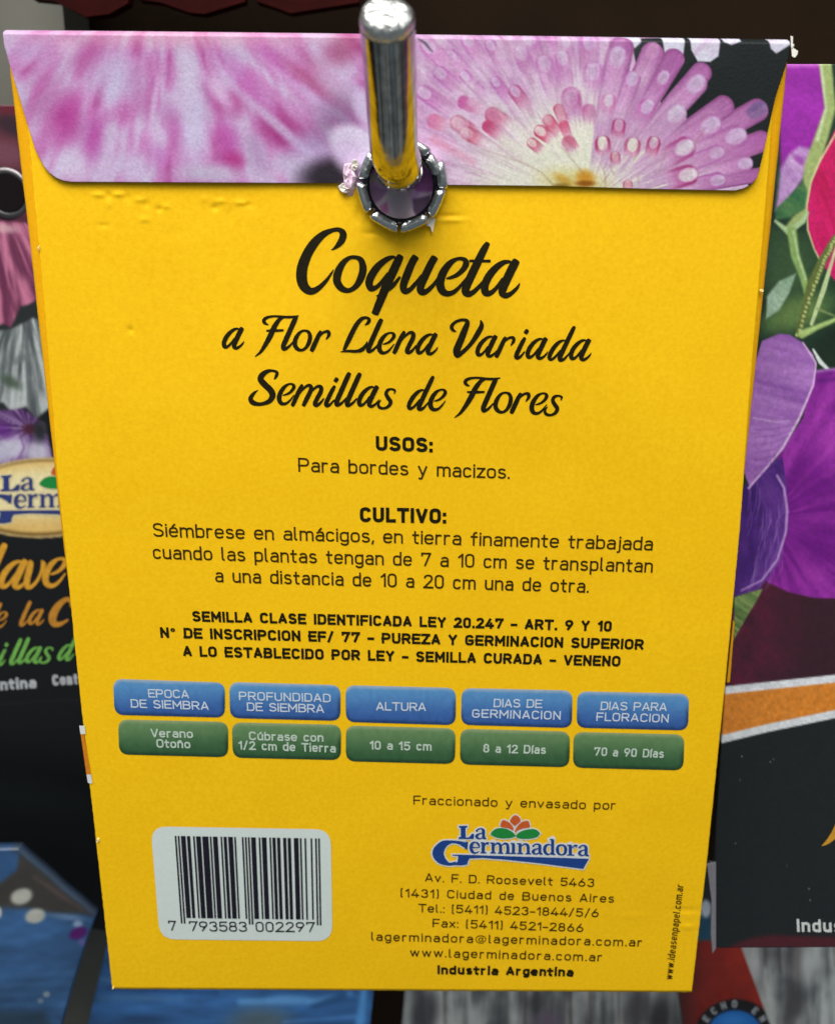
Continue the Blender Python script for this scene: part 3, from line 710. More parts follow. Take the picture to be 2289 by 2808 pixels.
# brush-script letters: strokes as (x, y, width) measured on the photo; G_ gives origin and scale basis
def zs(x0, y0, k): return lambda pts: [(x0+x*k, y0+y*k, w*k) for x, y, w in pts]
Z1 = (780, 600, .40323); Z2 = (590, 840, .31106); Z3 = (1100, 840, .32258); Z4 = (660, 990, .28802); Z5 = (1100, 1000, .27074)
SCR = {  # letter: (origin x, baseline y, x-height) in its own tracing, strokes, closed?
'a': (1333, 530, 250, [[(1545, 297, 14), (1520, 290, 24), (1480, 300, 36), (1430, 338, 48), (1385, 395, 54), (1361, 455, 54), (1368, 500, 50), (1400, 503, 36), (1440, 468, 28), (1485, 405, 22)],
     [(1577, 284, 50), (1560, 310, 58), (1520, 390, 60), (1487, 465, 58), (1482, 503, 52), (1508, 520, 40), (1545, 502, 30), (1580, 468, 22), (1598, 438, 8)]]),
'q': (550, 505, 250, [[(755, 275, 14), (735, 270, 24), (695, 285, 36), (640, 328, 48), (597, 385, 54), (575, 440, 52), (588, 482, 44), (625, 474, 30), (665, 435, 28), (705, 380, 22)],
     [(790, 262, 44), (772, 295, 56), (730, 385, 60), (690, 470, 60), (652, 565, 56), (615, 655, 50)], [(665, 505, 30), (700, 490, 36), (740, 460, 30), (785, 405, 18)], [(625, 535, 8), (650, 525, 14)]]),
'u': (780, 515, 250, [[(892, 266, 50), (870, 300, 52), (832, 390, 54), (808, 462, 50), (818, 497, 46), (848, 492, 34), (890, 450, 28), (935, 390, 20)],
     [(1022, 270, 50), (1000, 305, 52), (958, 390, 54), (925, 470, 52), (932, 505, 46), (965, 500, 36), (1010, 460, 28), (1050, 405, 20)]]),
'e': (1031, 520, 250, [[(1100, 408, 10), (1130, 402, 22), (1175, 382, 30), (1215, 345, 38), (1234, 305, 44), (1218, 278, 30), (1175, 275, 24), (1125, 305, 42), (1080, 365, 54), (1058, 432, 58), (1068, 485, 54), (1100, 510, 42), (1145, 503, 32), (1190, 465, 24), (1235, 405, 12)]]),
'o': (330, 497, 245, [[(485, 262, 28), (520, 282, 40), (534, 335, 50), (520, 400, 50), (485, 458, 38), (437, 487, 32), (388, 472, 46), (358, 425, 54), (364, 365, 54), (397, 302, 42), (440, 266, 28)]]),
't': (1200, 525, 250, [[(1382, 166, 34), (1358, 205, 48), (1312, 298, 56), (1268, 390, 58), (1232, 475, 56), (1240, 508, 50), (1275, 505, 36), (1325, 460, 28), (1370, 405, 18)], [(1258, 287, 18), (1398, 288, 20)]]),
'l': (580, 393, 195, [[(722, 82, 36), (705, 115, 46), (665, 205, 47), (625, 295, 48), (603, 350, 46), (607, 376, 40), (635, 370, 28), (665, 345, 22), (692, 312, 14)]]),
'r': (838, 400, 195, [[(937, 210, 28), (920, 240, 38), (890, 305, 44), (862, 365, 44), (850, 392, 36)], [(905, 285, 10), (935, 240, 24), (975, 214, 24), (1006, 216, 32), (1010, 245, 32), (985, 285, 12)]]),
'n': (475, 430, 205, [[(590, 222, 30), (568, 260, 40), (535, 330, 44), (502, 405, 42), (490, 424, 34)], [(545, 335, 12), (585, 275, 22), (640, 232, 28), (672, 242, 40), (668, 285, 44), (635, 350, 44), (614, 402, 42), (632, 418, 36), (665, 398, 26), (700, 352, 14)]]),
'm': (475, 430, 205, [[(590, 222, 30), (568, 260, 40), (535, 330, 44), (502, 405, 42), (490, 424, 34)], [(545, 335, 12), (585, 275, 22), (640, 228, 28), (674, 240, 40), (668, 285, 44), (630, 362, 46), (600, 424, 36)],
     [(640, 340, 12), (685, 278, 22), (738, 236, 28), (772, 246, 40), (768, 290, 44), (735, 352, 44), (712, 404, 42), (730, 420, 36), (765, 398, 26), (800, 352, 14)]]),
'i': (790, 430, 205, [[(898, 230, 28), (878, 262, 40), (842, 335, 44), (814, 398, 44), (824, 422, 36), (855, 408, 26), (895, 362, 14)], [(902, 185, 40), (921, 156, 40)]]),
's': (1295, 450, 210, [[(1466, 300, 8), (1474, 268, 24), (1440, 253, 22), (1402, 264, 32), (1386, 300, 38), (1406, 340, 42), (1430, 380, 42), (1412, 422, 34), (1365, 445, 26), (1320, 434, 32), (1308, 400, 26), (1335, 360, 8)]]),
'd': (55, 455, 220, [[(238, 250, 14), (205, 252, 26), (165, 275, 38), (120, 325, 46), (84, 390, 46), (78, 432, 40), (102, 442, 30), (145, 408, 26), (190, 350, 20)], [(333, 108, 30), (315, 140, 44), (265, 245, 48), (215, 350, 50), (183, 425, 48), (192, 450, 38), (230, 436, 28), (285, 372, 14)]]),
'v': (0, 250, 250, [[(60, 5, 30), (70, 25, 50), (60, 80, 56), (40, 160, 56), (40, 225, 50), (75, 235, 34), (130, 180, 28), (170, 100, 30), (185, 40, 44), (170, 5, 16)]]),
}
def script(ink, ch, x, y, xh, kx=1.0, slope=0.0):
    ox, oy, h, st = SCR[ch]; k = xh/h
    for pts in st:
        cl = ch == 'o'
        q = smooth(pts, 6, cl)
        q = np.stack([x+(q[:, 0]-ox)*k*kx, y+(q[:, 1]-oy)*k+(q[:, 0]-ox)*k*slope, q[:, 2]*k], 1)
        V, F = ribbon(q[:, :2], q[:, 2], cl, .35)
        ink.add(V, F)
def raw(ink, Zk, pts, cl=False, cap=.35):
    q = smooth(zs(*Zk)(pts), 6, cl)
    V, F = ribbon(q[:, :2], q[:, 2], cl, cap); ink.add(V, F)

# --- title
ink = Ink()
raw(ink, Z1, [(318, 212, 6), (345, 196, 22), (380, 160, 44), (399, 118, 48), (392, 88, 42), (365, 73, 30), (325, 78, 30), (265, 105, 46), (205, 162, 62), (155, 240, 68), (122, 330, 74), (118, 410, 74), (138, 465, 64), (180, 492, 50), (228, 474, 38), (280, 425, 26), (316, 375, 16), (334, 345, 6)])
for ch, x, y in [('o', 330, 505), ('q', 550, 505), ('u', 780, 517), ('e', 1031, 527), ('t', 1200, 534), ('a', 1333, 541)]:
    ox, oy, h, st = SCR[ch]
    script(ink, ch, Z1[0]+x*Z1[2], Z1[1]+(y-(10 if ch not in 'o' else 8)+(0))*Z1[2], h*Z1[2])
ink.build("title_lettering", S0, M_INK, pk, ROOT)
# --- second line
ink = Ink()
F_ = [[(470, 162, 8), (440, 148, 28), (430, 122, 32), (462, 97, 26), (530, 87, 20), (620, 94, 24), (690, 92, 22), (735, 82, 10)],
      [(600, 95, 26), (565, 118, 36), (522, 180, 46), (487, 258, 48), (445, 335, 40), (400, 402, 26), (352, 443, 8)], [(452, 215, 16), (524, 214, 26), (602, 210, 18)]]
for p in F_: raw(ink, Z2, p)
def sline(items, Zk, xh):
    for ch, x, y in items: script(ink, ch, Zk[0]+x*Zk[2], Zk[1]+(y-7)*Zk[2], xh*Zk[2], 1.0)
sline([('a', 58, 382), ('l', 580, 396), ('o', 682, 400), ('r', 838, 407), ('l', 1330, 418), ('e', 1425, 424)], Z2, 186)
script(ink, 'n', 1075, 970, 60)
raw(ink, Z2, [(1320, 164, 8), (1345, 146, 28), (1357, 118, 32), (1335, 100, 24), (1290, 110, 34), (1245, 162, 42), (1203, 240, 44), (1165, 320, 42), (1135, 385, 26)])
raw(ink, Z2, [(1106, 401, 8), (1160, 394, 22), (1245, 395, 28), (1295, 380, 38), (1325, 345, 26), (1340, 308, 8)])
raw(ink, Z3, [(465, 214, 8), (438, 200, 28), (428, 170, 32), (465, 130, 26), (530, 114, 26), (562, 135, 38), (540, 200, 54), (500, 300, 60), (470, 375, 60), (478, 415, 46), (525, 385, 36), (590, 320, 36), (650, 230, 46), (682, 165, 40), (674, 118, 12)])
sline([('a', 120, 418), ('a', 628, 437), ('r', 795, 445), ('a', 1054, 456), ('a', 1422, 467)], Z3, 180)
script(ink, 'i', Z3[0]+955*Z3[2], Z3[1]+445*Z3[2], 182*Z3[2])
script(ink, 'd', Z3[0]+1240*Z3[2], Z3[1]+461*Z3[2], 183*Z3[2])
ink.build("subtitle_lettering", S0, M_INK, pk, ROOT)
# --- third line
ink = Ink()
raw(ink, Z4, [(318, 174, 8), (338, 145, 30), (345, 108, 30), (305, 92, 24), (255, 98, 38), (208, 130, 54), (190, 172, 58), (225, 220, 60), (280, 272, 60), (304, 325, 60), (272, 382, 46), (190, 410, 34), (118, 396, 48), (95, 355, 44), (128, 305, 30), (166, 276, 6)])
sline([('e', 345, 422), ('m', 475, 437), ('l', 890, 440), ('l', 990, 444), ('a', 1105, 445), ('s', 1297, 462)], Z4, 200)
script(ink, 'i', Z4[0]+790*Z4[2], Z4[1]+433*Z4[2], 200*Z4[2])
for p in F_:
    raw(ink, (1246.2-352*Z2[2], 1144.8-443*Z2[2], Z2[2]), [(x+(443-y)*.05, y+(x-352)*.03, w) for x, y, w in p])
sline([('d', 55, 463), ('e', 272, 470), ('l', 805, 490), ('o', 930, 497), ('r', 1100, 505), ('e', 1297, 508), ('s', 1440, 522)], Z5, 214)
ink.build("subtitle_lettering", S0, M_INK, pk, ROOT)
# --- sans lines
def tline(name, text, x0, y0, x1, y1, cap, w, mat, **k):
    i = Ink(); sans(i, text, x0, y0, x1, y1, cap, w, **k)
    return i.build(name, S0, mat, k.get('parent', pk) if 0 else pk, ROOT)
REG, BLD = .125, .235
tline("heading_lettering", "USOS:", 1030.5, 1235.5, 1186, 1240.5, 40, BLD, M_INK)
tline("text_line", "Para bordes y macizos.", 818.5, 1293.5, 1396.5, 1313.5, 38.5, .132, M_INK2)
tline("heading_lettering", "CULTIVO:", 987, 1431.5, 1223, 1435.5, 41, BLD, M_INK)
tline("text_line", "Siémbrese en almácigos, en tierra finamente trabajada", 421, 1471.5, 1788, 1510, 38, .132, M_INK2)
tline("text_line", "cuando las plantas tengan de 7 a 10 cm se transplantan", 421, 1532.5, 1788, 1570.5, 38, .132, M_INK2)
tline("text_line", "a una distancia de 10 a 20 cm una de otra.", 591, 1596.5, 1613, 1626, 38, .135, M_INK2)
tline("bold_text_line", "SEMILLA CLASE IDENTIFICADA LEY 20.247 - ART. 9 Y 10", 528.5, 1704.5, 1675.5, 1732, 29.5, .235, M_INK)
tline("bold_text_line", "Nº DE INSCRIPCION EF/ 77 - PUREZA Y GERMINACION SUPERIOR", 441, 1749, 1763, 1782, 29.5, .235, M_INK)
tline("bold_text_line", "A LO ESTABLECIDO POR LEY - SEMILLA CURADA - VENENO", 503, 1800, 1699.5, 1828, 29.5, .235, M_INK)
zb = lambda x, y: (950+x*.576, 2130+y*.576)
for (tx, xa, ya, xb, yb, cap, w, nm, mt) in [("Fraccionado y envasado por", 318, 132, 1280, 158, 25, .135, "text_line", M_INK2), ("Av. F. D. Roosevelt 5463", 374, 500, 1177, 525, 23.5, .15, "text_line", M_INK2),
    ("(1431) Ciudad de Buenos Aires", 258, 573, 1271, 600, 23.5, .15, "text_line", M_INK2), ("Tel.: (5411) 4523-1844/5/6", 343, 645, 1198, 669, 23.5, .15, "text_line", M_INK2),
    ("Fax: (5411) 4521-2866", 410, 716, 1125, 739, 23.5, .15, "text_line", M_INK2), ("lagerminadora@lagerminadora.com.ar", 118, 781, 1405, 809, 24, .15, "text_line", M_INK2),
    ("www.lagerminadora.com.ar", 303, 856, 1215, 880, 24, .15, "text_line", M_INK2), ("Industria Argentina", 432, 940, 1077, 952, 25, .26, "bold_text_line", M_INK)]:
    a, b = zb(xa, ya), zb(xb, yb)
    tline(nm, tx, a[0], a[1], b[0], b[1], cap, w, mt, jitter=.012)
i_ = Ink()
a, b = zb(1549, 968), zb(1603, 515)
dn = math.hypot(b[0]-a[0], b[1]-a[1])
sans(i_, "www.ideasenpapel.com.ar", a[0], a[1], b[0], b[1], 21, .14, up=(-.98, -.17))
i_.build("small_vertical_text", S0, M_INK2, pk, ROOT)

# --- table of rounded cells
def rrect(Q, r, n=6):
    """rounded quad: list of outline points, Q = TL,TR,BR,BL"""
    Q = [np.array(q, float) for q in Q]; out = []
    for k in range(4):
        p = Q[k]; a = Q[k-1]-p; b = Q[(k+1) % 4]-p
        a /= np.hypot(*a); b /= np.hypot(*b)
        for j in range(n+1):
            t = j/n; out.append(p+a*r*(1-t)**2+b*r*t*t)
    return np.array(out)
def cell_sheet(name, Q, r, cols, parent, o, mat, root=ROOT, yf=S0, res=3.0):
    """rounded printed field as a fan grid with colours by depth into the field"""
    out = rrect(Q, r); c = out.mean(0); n = len(out)
    # radial rings, denser near the edge
    rs = [1, .985, .96, .93, .88, .8, .65, .45, .25, .1]
    P0 = []
    per = np.concatenate([np.linspace(out[i], out[(i+1) % n], max(2, int(np.hypot(*(out[(i+1) % n]-out[i]))/res)), endpoint=False) for i in range(n)])
    m = len(per); V = []
    ins = [0, 2.2, 5, 8, 12, 18, 28]
    h = np.linalg.norm(np.array(Q[3])-np.array(Q[0]))
    cen = c
    # skeleton segment of the field
    half = (np.array(Q[0])+np.array(Q[3]))/2, (np.array(Q[1])+np.array(Q[2]))/2
    e = half[1]-half[0]; L = np.hypot(*e); e /= L
    tt_ = np.clip(((per-half[0])@e), h/2, L-h/2); sk = half[0]+tt_[:, None]*e
    dv = sk-per; dl = np.hypot(*dv.T)[:, None]
    for d in ins: V.append(per+dv/dl*np.minimum(d, dl-.01))
    V.append(sk)
    V = np.concatenate(V); R = len(ins)+1
    F = [(a*m+b, a*m+(b+1) % m, (a+1)*m+(b+1) % m, (a+1)*m+b) for a in range(R-1) for b in range(m)]
    P = unproj(V[:, 0], V[:, 1], off(o, yf))
    # colour
    up = (np.array(Q[0])+np.array(Q[1])-np.array(Q[2])-np.array(Q[3]))/2; H = np.hypot(*up); up /= H
    v = ((V-c)@up)/H*2      # +1 top, -1 bottom
    uu = ((V-c)@e)/L*2
    dd = np.repeat(np.array(ins+[h/2]), m)
    C = cols(v, dd, uu, V)
    return obj(name, P, F, mat, parent, root, C)
def blue_cell(v, d, u, V):
    base = np.array([80, 142, 200.]); dk = np.array([56, 98, 168.]); lt = np.array([112, 168, 214.])
    k = sstep(-.9, .9, v)[:, None]; c = dk*(1-k)+(base*.6+lt*.4)*k
    e = sstep(14, 1, d)[:, None]
    bot = e*sstep(.3, -.7, v*1.0-u*.3)[:, None]; c = c*(1-bot*.75)+np.array([22, 52, 96.])*bot*.75
    top = e*sstep(.55, .95, v)[:, None]; c = c*(1-top*.7)+np.array([196, 200, 206.])*top*.7
    c += (fbm(V[:, 0]/9, V[:, 1]/9, 2, 3)-.5)[:, None]*14
    return lin(np.clip(c, 0, 255))*.86
def green_cell(v, d, u, V):
    dk = np.array([54, 96, 58.]); lt = np.array([108, 144, 94.])
    k = sstep(-.9, .9, v)[:, None]; c = dk*(1-k)+lt*k
    e = sstep(14, 1, d)[:, None]
    bot = e*sstep(.3, -.7, v-u*.3)[:, None]; c = c*(1-bot*.7)+np.array([24, 54, 34.])*bot*.7
    top = e*sstep(.55, .95, v)[:, None]; c = c*(1-top*.6)+np.array([186, 190, 140.])*top*.6
    c += (fbm(V[:, 0]/9, V[:, 1]/9, 2, 3)-.5)[:, None]*14
    return lin(np.clip(c, 0, 255))*.86
def halo(v, d, u, V):
    c = np.broadcast_to(np.array([232, 186, 60.]), (len(v), 3))
    return lin(c)*.86
zc = lambda x, y: (250+x*.9793, 1820+y*.9793)
BQ = [[(62, 42), (375, 53), (375, 151), (66, 143)], [(387, 51), (698, 60), (698, 160), (389, 152)], [(712, 60), (1021, 68), (1020, 172), (713, 163)], [(1037, 68), (1347, 75), (1345, 180), (1035, 171)], [(1361, 77), (1673, 84), (1670, 187), (1358, 179)]]
GQ = [[(76, 156), (384, 163), (384, 262), (79, 254)], [(394, 164), (700, 171), (699, 270), (397, 263)], [(713, 173), (1020, 181), (1018, 281), (713, 273)], [(1033, 182), (1340, 190), (1338, 290), (1032, 282)], [(1350, 191), (1660, 198), (1657, 299), (1348, 291)]]
BT = [[("EPOCA", 161, 95, 275, 97), ("DE SIEMBRA", 113, 123, 330, 130)], [("PROFUNDIDAD", 415, 102, 671, 108), ("DE SIEMBRA", 437, 132, 652, 138)], [("ALTURA", 798, 131, 937, 133)],
      [("DIAS DE", 1126, 122, 1261, 124), ("GERMINACION", 1066, 151, 1313, 157)], [("DIAS PARA", 1425, 130, 1610, 133), ("FLORACION", 1413, 160, 1615, 165)]]
GT = [[("Verano", 168, 206, 286, 208), ("Otoño", 184, 235, 279, 237)], [("Cúbrase con", 443, 214, 651, 219), ("1/2 cm de Tierra", 413, 240, 685, 249)], [("10 a 15 cm", 780, 240, 953, 244)], [("8 a 12 Días", 1097, 249, 1272, 253)], [("70 a 90 Días", 1407, 258, 1602, 264)]]
for kind, QQ, TT, cf, mt, w in (("blue", BQ, BT, blue_cell, M_PALEB, .15), ("green", GQ, GT, green_cell, M_PALE, .18)):
    for Q, tx in zip(QQ, TT):
        q = [zc(*p) for p in Q]
        q2 = [(q[0][0]-5, q[0][1]-5), (q[1][0]+5, q[1][1]-5), (q[2][0]+5, q[2][1]+4), (q[3][0]-5, q[3][1]+4)]
        c = cell_sheet("table_cell", q, 27, cf, pk, .00006, M_PRINT)
        i_ = Ink()
        for (s, xa, ya, xb, yb) in tx:
            a, b = zc(xa, ya), zc(xb, yb)
            sans(i_, s, a[0], a[1], b[0], b[1], 23.5 if kind == "blue" else 24, w, jitter=.01, wide=1.05)
        i_.build("cell_lettering", S0, mt, c, ROOT, .00011)

# --- barcode
z6 = lambda x, y: (250+x*.5184, 2150+y*.5184)
lq = [z6(316, 224), z6(1267, 240), z6(1276, 831), z6(364, 821)]
lab = cell_sheet("barcode_label", lq, 44, lambda v, d, u, V: lin(np.broadcast_to(np.array([222, 232, 226.]), (len(v), 3)))*.88, pk, .00006, M_PRINT, res=12)
LC = ["0001101", "0011001", "0010011", "0111101", "0100011", "0110001", "0101111", "0111011", "0110111", "0001011"]
GC = ["".join('1' if c == '0' else '0' for c in s)[::-1] for s in LC]; RC = ["".join('1' if c == '0' else '0' for c in s) for s in LC]
code = "7793583002297"; par = "LGLGLG"
bits = "101"+"".join((LC if p == 'L' else GC)[int(d)] for d, p in zip(code[1:7], par))+"01010"+"".join(RC[int(d)] for d in code[7:])+"101"
tl_, tr_, bl_, br_ = map(np.array, (z6(443, 274), z6(1209, 288), z6(474, 708), z6(1217, 718)))
ink = Ink(); k = 0
while k < 95:
    if bits[k] == '1':
        j = k
        while j < 95 and bits[j] == '1': j += 1
        guard = k < 3 or k > 91 or 44 < k < 50
        ext = 1+(30/436 if guard else 0)
        a, b = (k-.06)/95, (j+.08)/95
        T0, T1 = tl_+(tr_-tl_)*a, tl_+(tr_-tl_)*b
        B0, B1 = bl_+(br_-bl_)*a, bl_+(br_-bl_)*b
        B0 = T0+(B0-T0)*ext; B1 = T1+(B1-T1)*ext
        V = []
        for s in np.linspace(0, 1, 12):
            V += [T0+(B0-T0)*s, T1+(B1-T1)*s]
        ink.add(V, [(2*m, 2*m+1, 2*m+3, 2*m+2) for m in range(11)])
        k = j
    else: k += 1
ink.build("barcode_bars", S0, M_BAR, lab, ROOT, .00011)
ink = Ink()
for (s, xa, ya, xb, yb) in [("7", 412, 776, 455, 777), ("793583", 521, 779, 826, 782), ("002297", 872, 782, 1184, 784)]:
    a, b = z6(xa, ya), z6(xb, yb)
    sans(ink, s, a[0], a[1], b[0], b[1], 28, .135, wide=1.32 if len(s) == 1 else 1.25)
ink.build("barcode_digits", S0, M_BAR, lab, ROOT, .00011)

# --- maker's mark
SF = {'a': [[(14, 70, 22), (30, 90, 14), (56, 96, 14), (74, 80, 28), (75, 40, 28), (78, 12, 24), (100, 6, 12)], [(72, 58, 10), (42, 50, 14), (20, 36, 24), (18, 18, 26), (38, 5, 14), (58, 10, 12), (74, 28, 8)]],
 'e': [[(24, 52, 12), (88, 52, 10), (80, 82, 20), (52, 96, 12), (24, 80, 26), (14, 48, 30), (26, 16, 26), (56, 4, 14), (92, 20, 8)]],
 'r': [[(28, 98, 30), (28, 2, 30)], [(2, 6, 12), (60, 6, 12)], [(2, 94, 12), (30, 94, 12)], [(42, 70, 10), (62, 92, 16), (82, 86, 28)]],
 'n': [[(24, 98, 28), (24, 2, 28)], [(0, 6, 12), (48, 6, 12)], [(0, 94, 12), (26, 94, 12)], [(36, 74, 10), (58, 93, 16), (80, 84, 24), (86, 60, 28), (86, 2, 28)], [(64, 6, 12), (108, 6, 12)]],
 'm': [[(24, 98, 28), (24, 2, 28)], [(0, 6, 12), (48, 6, 12)], [(0, 94, 12), (26, 94, 12)], [(36, 74, 10), (56, 93, 16), (78, 84, 24), (84, 60, 28), (84, 2, 28)], [(62, 6, 12), (106, 6, 12)], [(96, 74, 10), (116, 93, 16), (138, 84, 24), (144, 60, 28), (144, 2, 28)], [(122, 6, 12), (166, 6, 12)]],
 'i': [[(24, 98, 28), (24, 2, 28)], [(0, 6, 12), (48, 6, 12)], [(0, 94, 12), (26, 94, 12)]],
 'o': [[(50, 96, 14), (78, 82, 24), (86, 50, 30), (78, 18, 24), (50, 4, 14), (22, 18, 24), (14, 50, 30), (22, 82, 24), (50, 96, 14)]],
 'd': [[(80, 142, 28), (80, 2, 28)], [(58, 138, 12), (82, 138, 12)], [(80, 6, 12), (104, 6, 12)], [(72, 82, 8), (50, 94, 14), (24, 80, 26), (15, 48, 30), (24, 16, 26), (50, 5, 14), (72, 22, 8)]],
}
def serif(ink, ch, x, y, h, kx, slope, grow=0):
    for st in SF[ch]:
        q = smooth(st, 4) if len(st) > 2 else np.array(st, float)
        q = np.stack([x+q[:, 0]*h/100*kx, y-q[:, 1]*h/100+q[:, 0]*h/100*kx*slope, q[:, 2]*h/100*(kx if 0 else 1)+grow], 1)
        if grow and len(st) == 2:
            e = q[1, :2]-q[0, :2]; e = e/np.hypot(*e)*grow/2; q[0, :2] -= e; q[1, :2] += e
        V, F = ribbon(q[:, :2], q[:, 2], False, .6 if grow else 0); ink.add(V, F)
def logo(parent, root, yf, T, name, mats, det=True, o=0.0):
    """T maps tracing coordinates (1736-wide crop) to photo coordinates"""
    mW, mB, mO, mG = mats
    G_arc = [(452, 412, 46), (425, 402, 50), (370, 383, 30), (300, 378, 30), (225, 405, 76), (176, 480, 108), (210, 548, 84), (280, 588, 30), (350, 580, 36)]
    SW = [(312, 497), (455, 500), (1000, 518), (1612, 537), (1558, 635), (1150, 582), (800, 545), (600, 530), (475, 535), (462, 560), (455, 592), (400, 602), (340, 598), (362, 560), (368, 512), (315, 508)]
    Lp = [(375, 225), (455, 222), (455, 240), (437, 243), (440, 335), (470, 333), (500, 298), (520, 300), (515, 350), (370, 350), (372, 332), (392, 330), (392, 243), (375, 241)]
    pet = [[(915, 122), (950, 145), (962, 180), (935, 205), (908, 225), (880, 205), (860, 180), (880, 140)], [(770, 210), (785, 175), (805, 170), (850, 190), (888, 232), (893, 270), (850, 250), (775, 235)], [(905, 285), (915, 252), (950, 205), (1000, 178), (1035, 180), (1048, 215), (1045, 240), (980, 250), (940, 268)]]
    lf = [[(675, 300), (720, 255), (780, 245), (840, 258), (890, 288), (915, 320), (870, 340), (790, 345), (720, 332)], [(915, 325), (950, 285), (1020, 260), (1090, 255), (1130, 275), (1145, 300), (1110, 335), (1020, 350), (950, 345)]]
    words = [('e', 475, 486, 112, .92), ('r', 578, 486, 108, .9), ('m', 672, 489, 108, 1.08), ('i', 866, 492, 106, 1.05), ('n', 926, 494, 106, 1.18), ('a', 1062, 496, 104, 1.05), ('d', 1172, 500, 106, 1.1), ('o', 1296, 503, 104, 1.05), ('r', 1400, 508, 106, 1.15), ('a', 1502, 511, 106, 1.02)]
    def tf(V): 
        V = np.asarray(V, float); return np.stack(T(V[:, 0], V[:, 1]), 1)
    class TI(Ink):
        def add(s, V, F): Ink.add(s, tf(V), F)
        def poly(s, pts):
            T_ = tessellate_polygon([[Vector((p[0], p[1], 0)) for p in pts]]); Ink.add(s, tf(pts), T_)
    g = 26
    i = TI()
    q = smooth(G_arc, 5); V, F = ribbon(q[:, :2], q[:, 2]+g, False, .5); i.add(V, F)
    for P in [SW, Lp]+pet+lf:
        i.poly(P); V, F = ribbon(P, g, True); i.add(V, F)
    for w_ in words: serif(i, *w_[:1], w_[1], w_[2], w_[3], w_[4], .02, g)
    serif(i, 'a', 525, 352, 105, 1.05, .0, g)
    i.poly([(480, 470), (1600, 500), (1600, 540), (480, 510)])
    base = i.build(name, yf, mW, parent, root, o+.00006)
    i = TI()
    q = smooth(G_arc, 6); V, F = ribbon(q[:, :2], q[:, 2], False, 0); i.add(V, F)
    for P in (SW, Lp): i.poly(P)
    i.poly([(448, 372), (462, 378), (456, 450), (430, 440), (412, 400)])
    for w_ in words: serif(i, *w_[:1], w_[1], w_[2], w_[3], w_[4], .02)
    serif(i, 'a', 525, 352, 105, 1.05, .0)
    i.build("logo_lettering", yf, mB, base, root, o+.00012)
    for P in pet:
        i = TI(); q = smooth(P, 3, True); i.poly([tuple(a) for a in q]); i.build("logo_petal", yf, mO, base, root, o+.00012)
    for P in lf:
        i = TI(); q = smooth(P, 3, True); i.poly([tuple(a) for a in q]); i.build("logo_leaf", yf, mG, base, root, o+.00012)
    return base
logo(pk, ROOT, S0, lambda x, y: (1150+x*.288, 2200+y*.288), "logo", (M_WHITE, M_BLUE, M_ORG, M_GRN))

# --- print wrapping round the left fold, specks and torn fibres
def patch(name, pts, mat, parent=pk, root=ROOT, yf=S0, o=.00012):
    i = Ink(); i.poly(pts); return i.build(name, yf, mat, parent, root, o)
z3 = lambda x, y: (x*.403, 1950+y*.403)
patch("print_bleed", [z3(541, 99), z3(578, 99), z3(583, 156), z3(550, 156)], M_WHITE)
patch("print_bleed", [z3(551, 156), z3(572, 156), z3(620, 430), z3(590, 432)], mat_flat("bleed_orange", (225, 135, 25), .5, .3, .85))
patch("print_bleed", [z3(590, 430), z3(622, 432), z3(630, 490), z3(618, 494), z3(600, 488)], M_WHITE)
def crumple(name, cx, cy, rx, ry, mat, h=.0006, n=9, seed=1, yf=S0, o=.0003, parent=pk, root=ROOT):
    r = random.Random(seed); V = [(cx, cy)]; rings = 4
    for a in range(1, rings+1):
        for b in range(n):
            th = 2*math.pi*b/n; f = a/rings*r.uniform(.75, 1.2)
            V.append((cx+rx*f*math.cos(th), cy+ry*f*math.sin(th)))
    V = np.array(V); P = unproj(V[:, 0], V[:, 1], off(o, yf))
    for i in range(len(P)): P[i, 1] -= r.uniform(-.3, 1)*h if i < len(P)-n else -o
    F = [(0, 1+b, 1+(b+1) % n) for b in range(n)]
    for a in range(rings-1):
        for b in range(n):
            p, q = 1+a*n+b, 1+a*n+(b+1) % n
            F.append((p, p+n, q+n, q))
    return obj(name, P, F, mat, parent, root, smooth=False)
crumple("torn_paper", 957, 486, 21, 46, M_TORNP, .00045, 11, 3, o=.0009)
crumple("torn_paper", 950, 516, 24, 17, M_TORN, .0005, 9, 4, o=.0006)
crumple("torn_paper", 972, 452, 15, 20, M_TORN, .0004, 8, 9, o=.0010)
patch("torn_paper", [(1172, 596), (1194, 600), (1190, 615), (1186, 640), (1180, 622), (1168, 618)], M_TORN, o=.0006)
crumple("torn_paper", 107, 681, 4, 8, M_CREAM, .0002, 7, 5, o=.0001)
crumple("torn_paper", 2088, 798, 6, 5, M_CREAM, .0001, 7, 6, o=.0002)
crumple("torn_paper", 269, 2305, 6, 7, M_CREAM, .0002, 7, 7, o=.0001)
crumple("torn_paper", 2172, 126, 5, 9, M_WHITE, .0002, 8, 8, o=.0002)
patch("torn_paper", [(2166, 98), (2173, 100), (2172, 130), (2187, 140), (2185, 149), (2178, 158), (2170, 154)], M_TORN, o=.0003)
crumple("torn_paper", 311, 2709, 3, 3, M_CREAM, .0002, 7, 17, o=.0001)

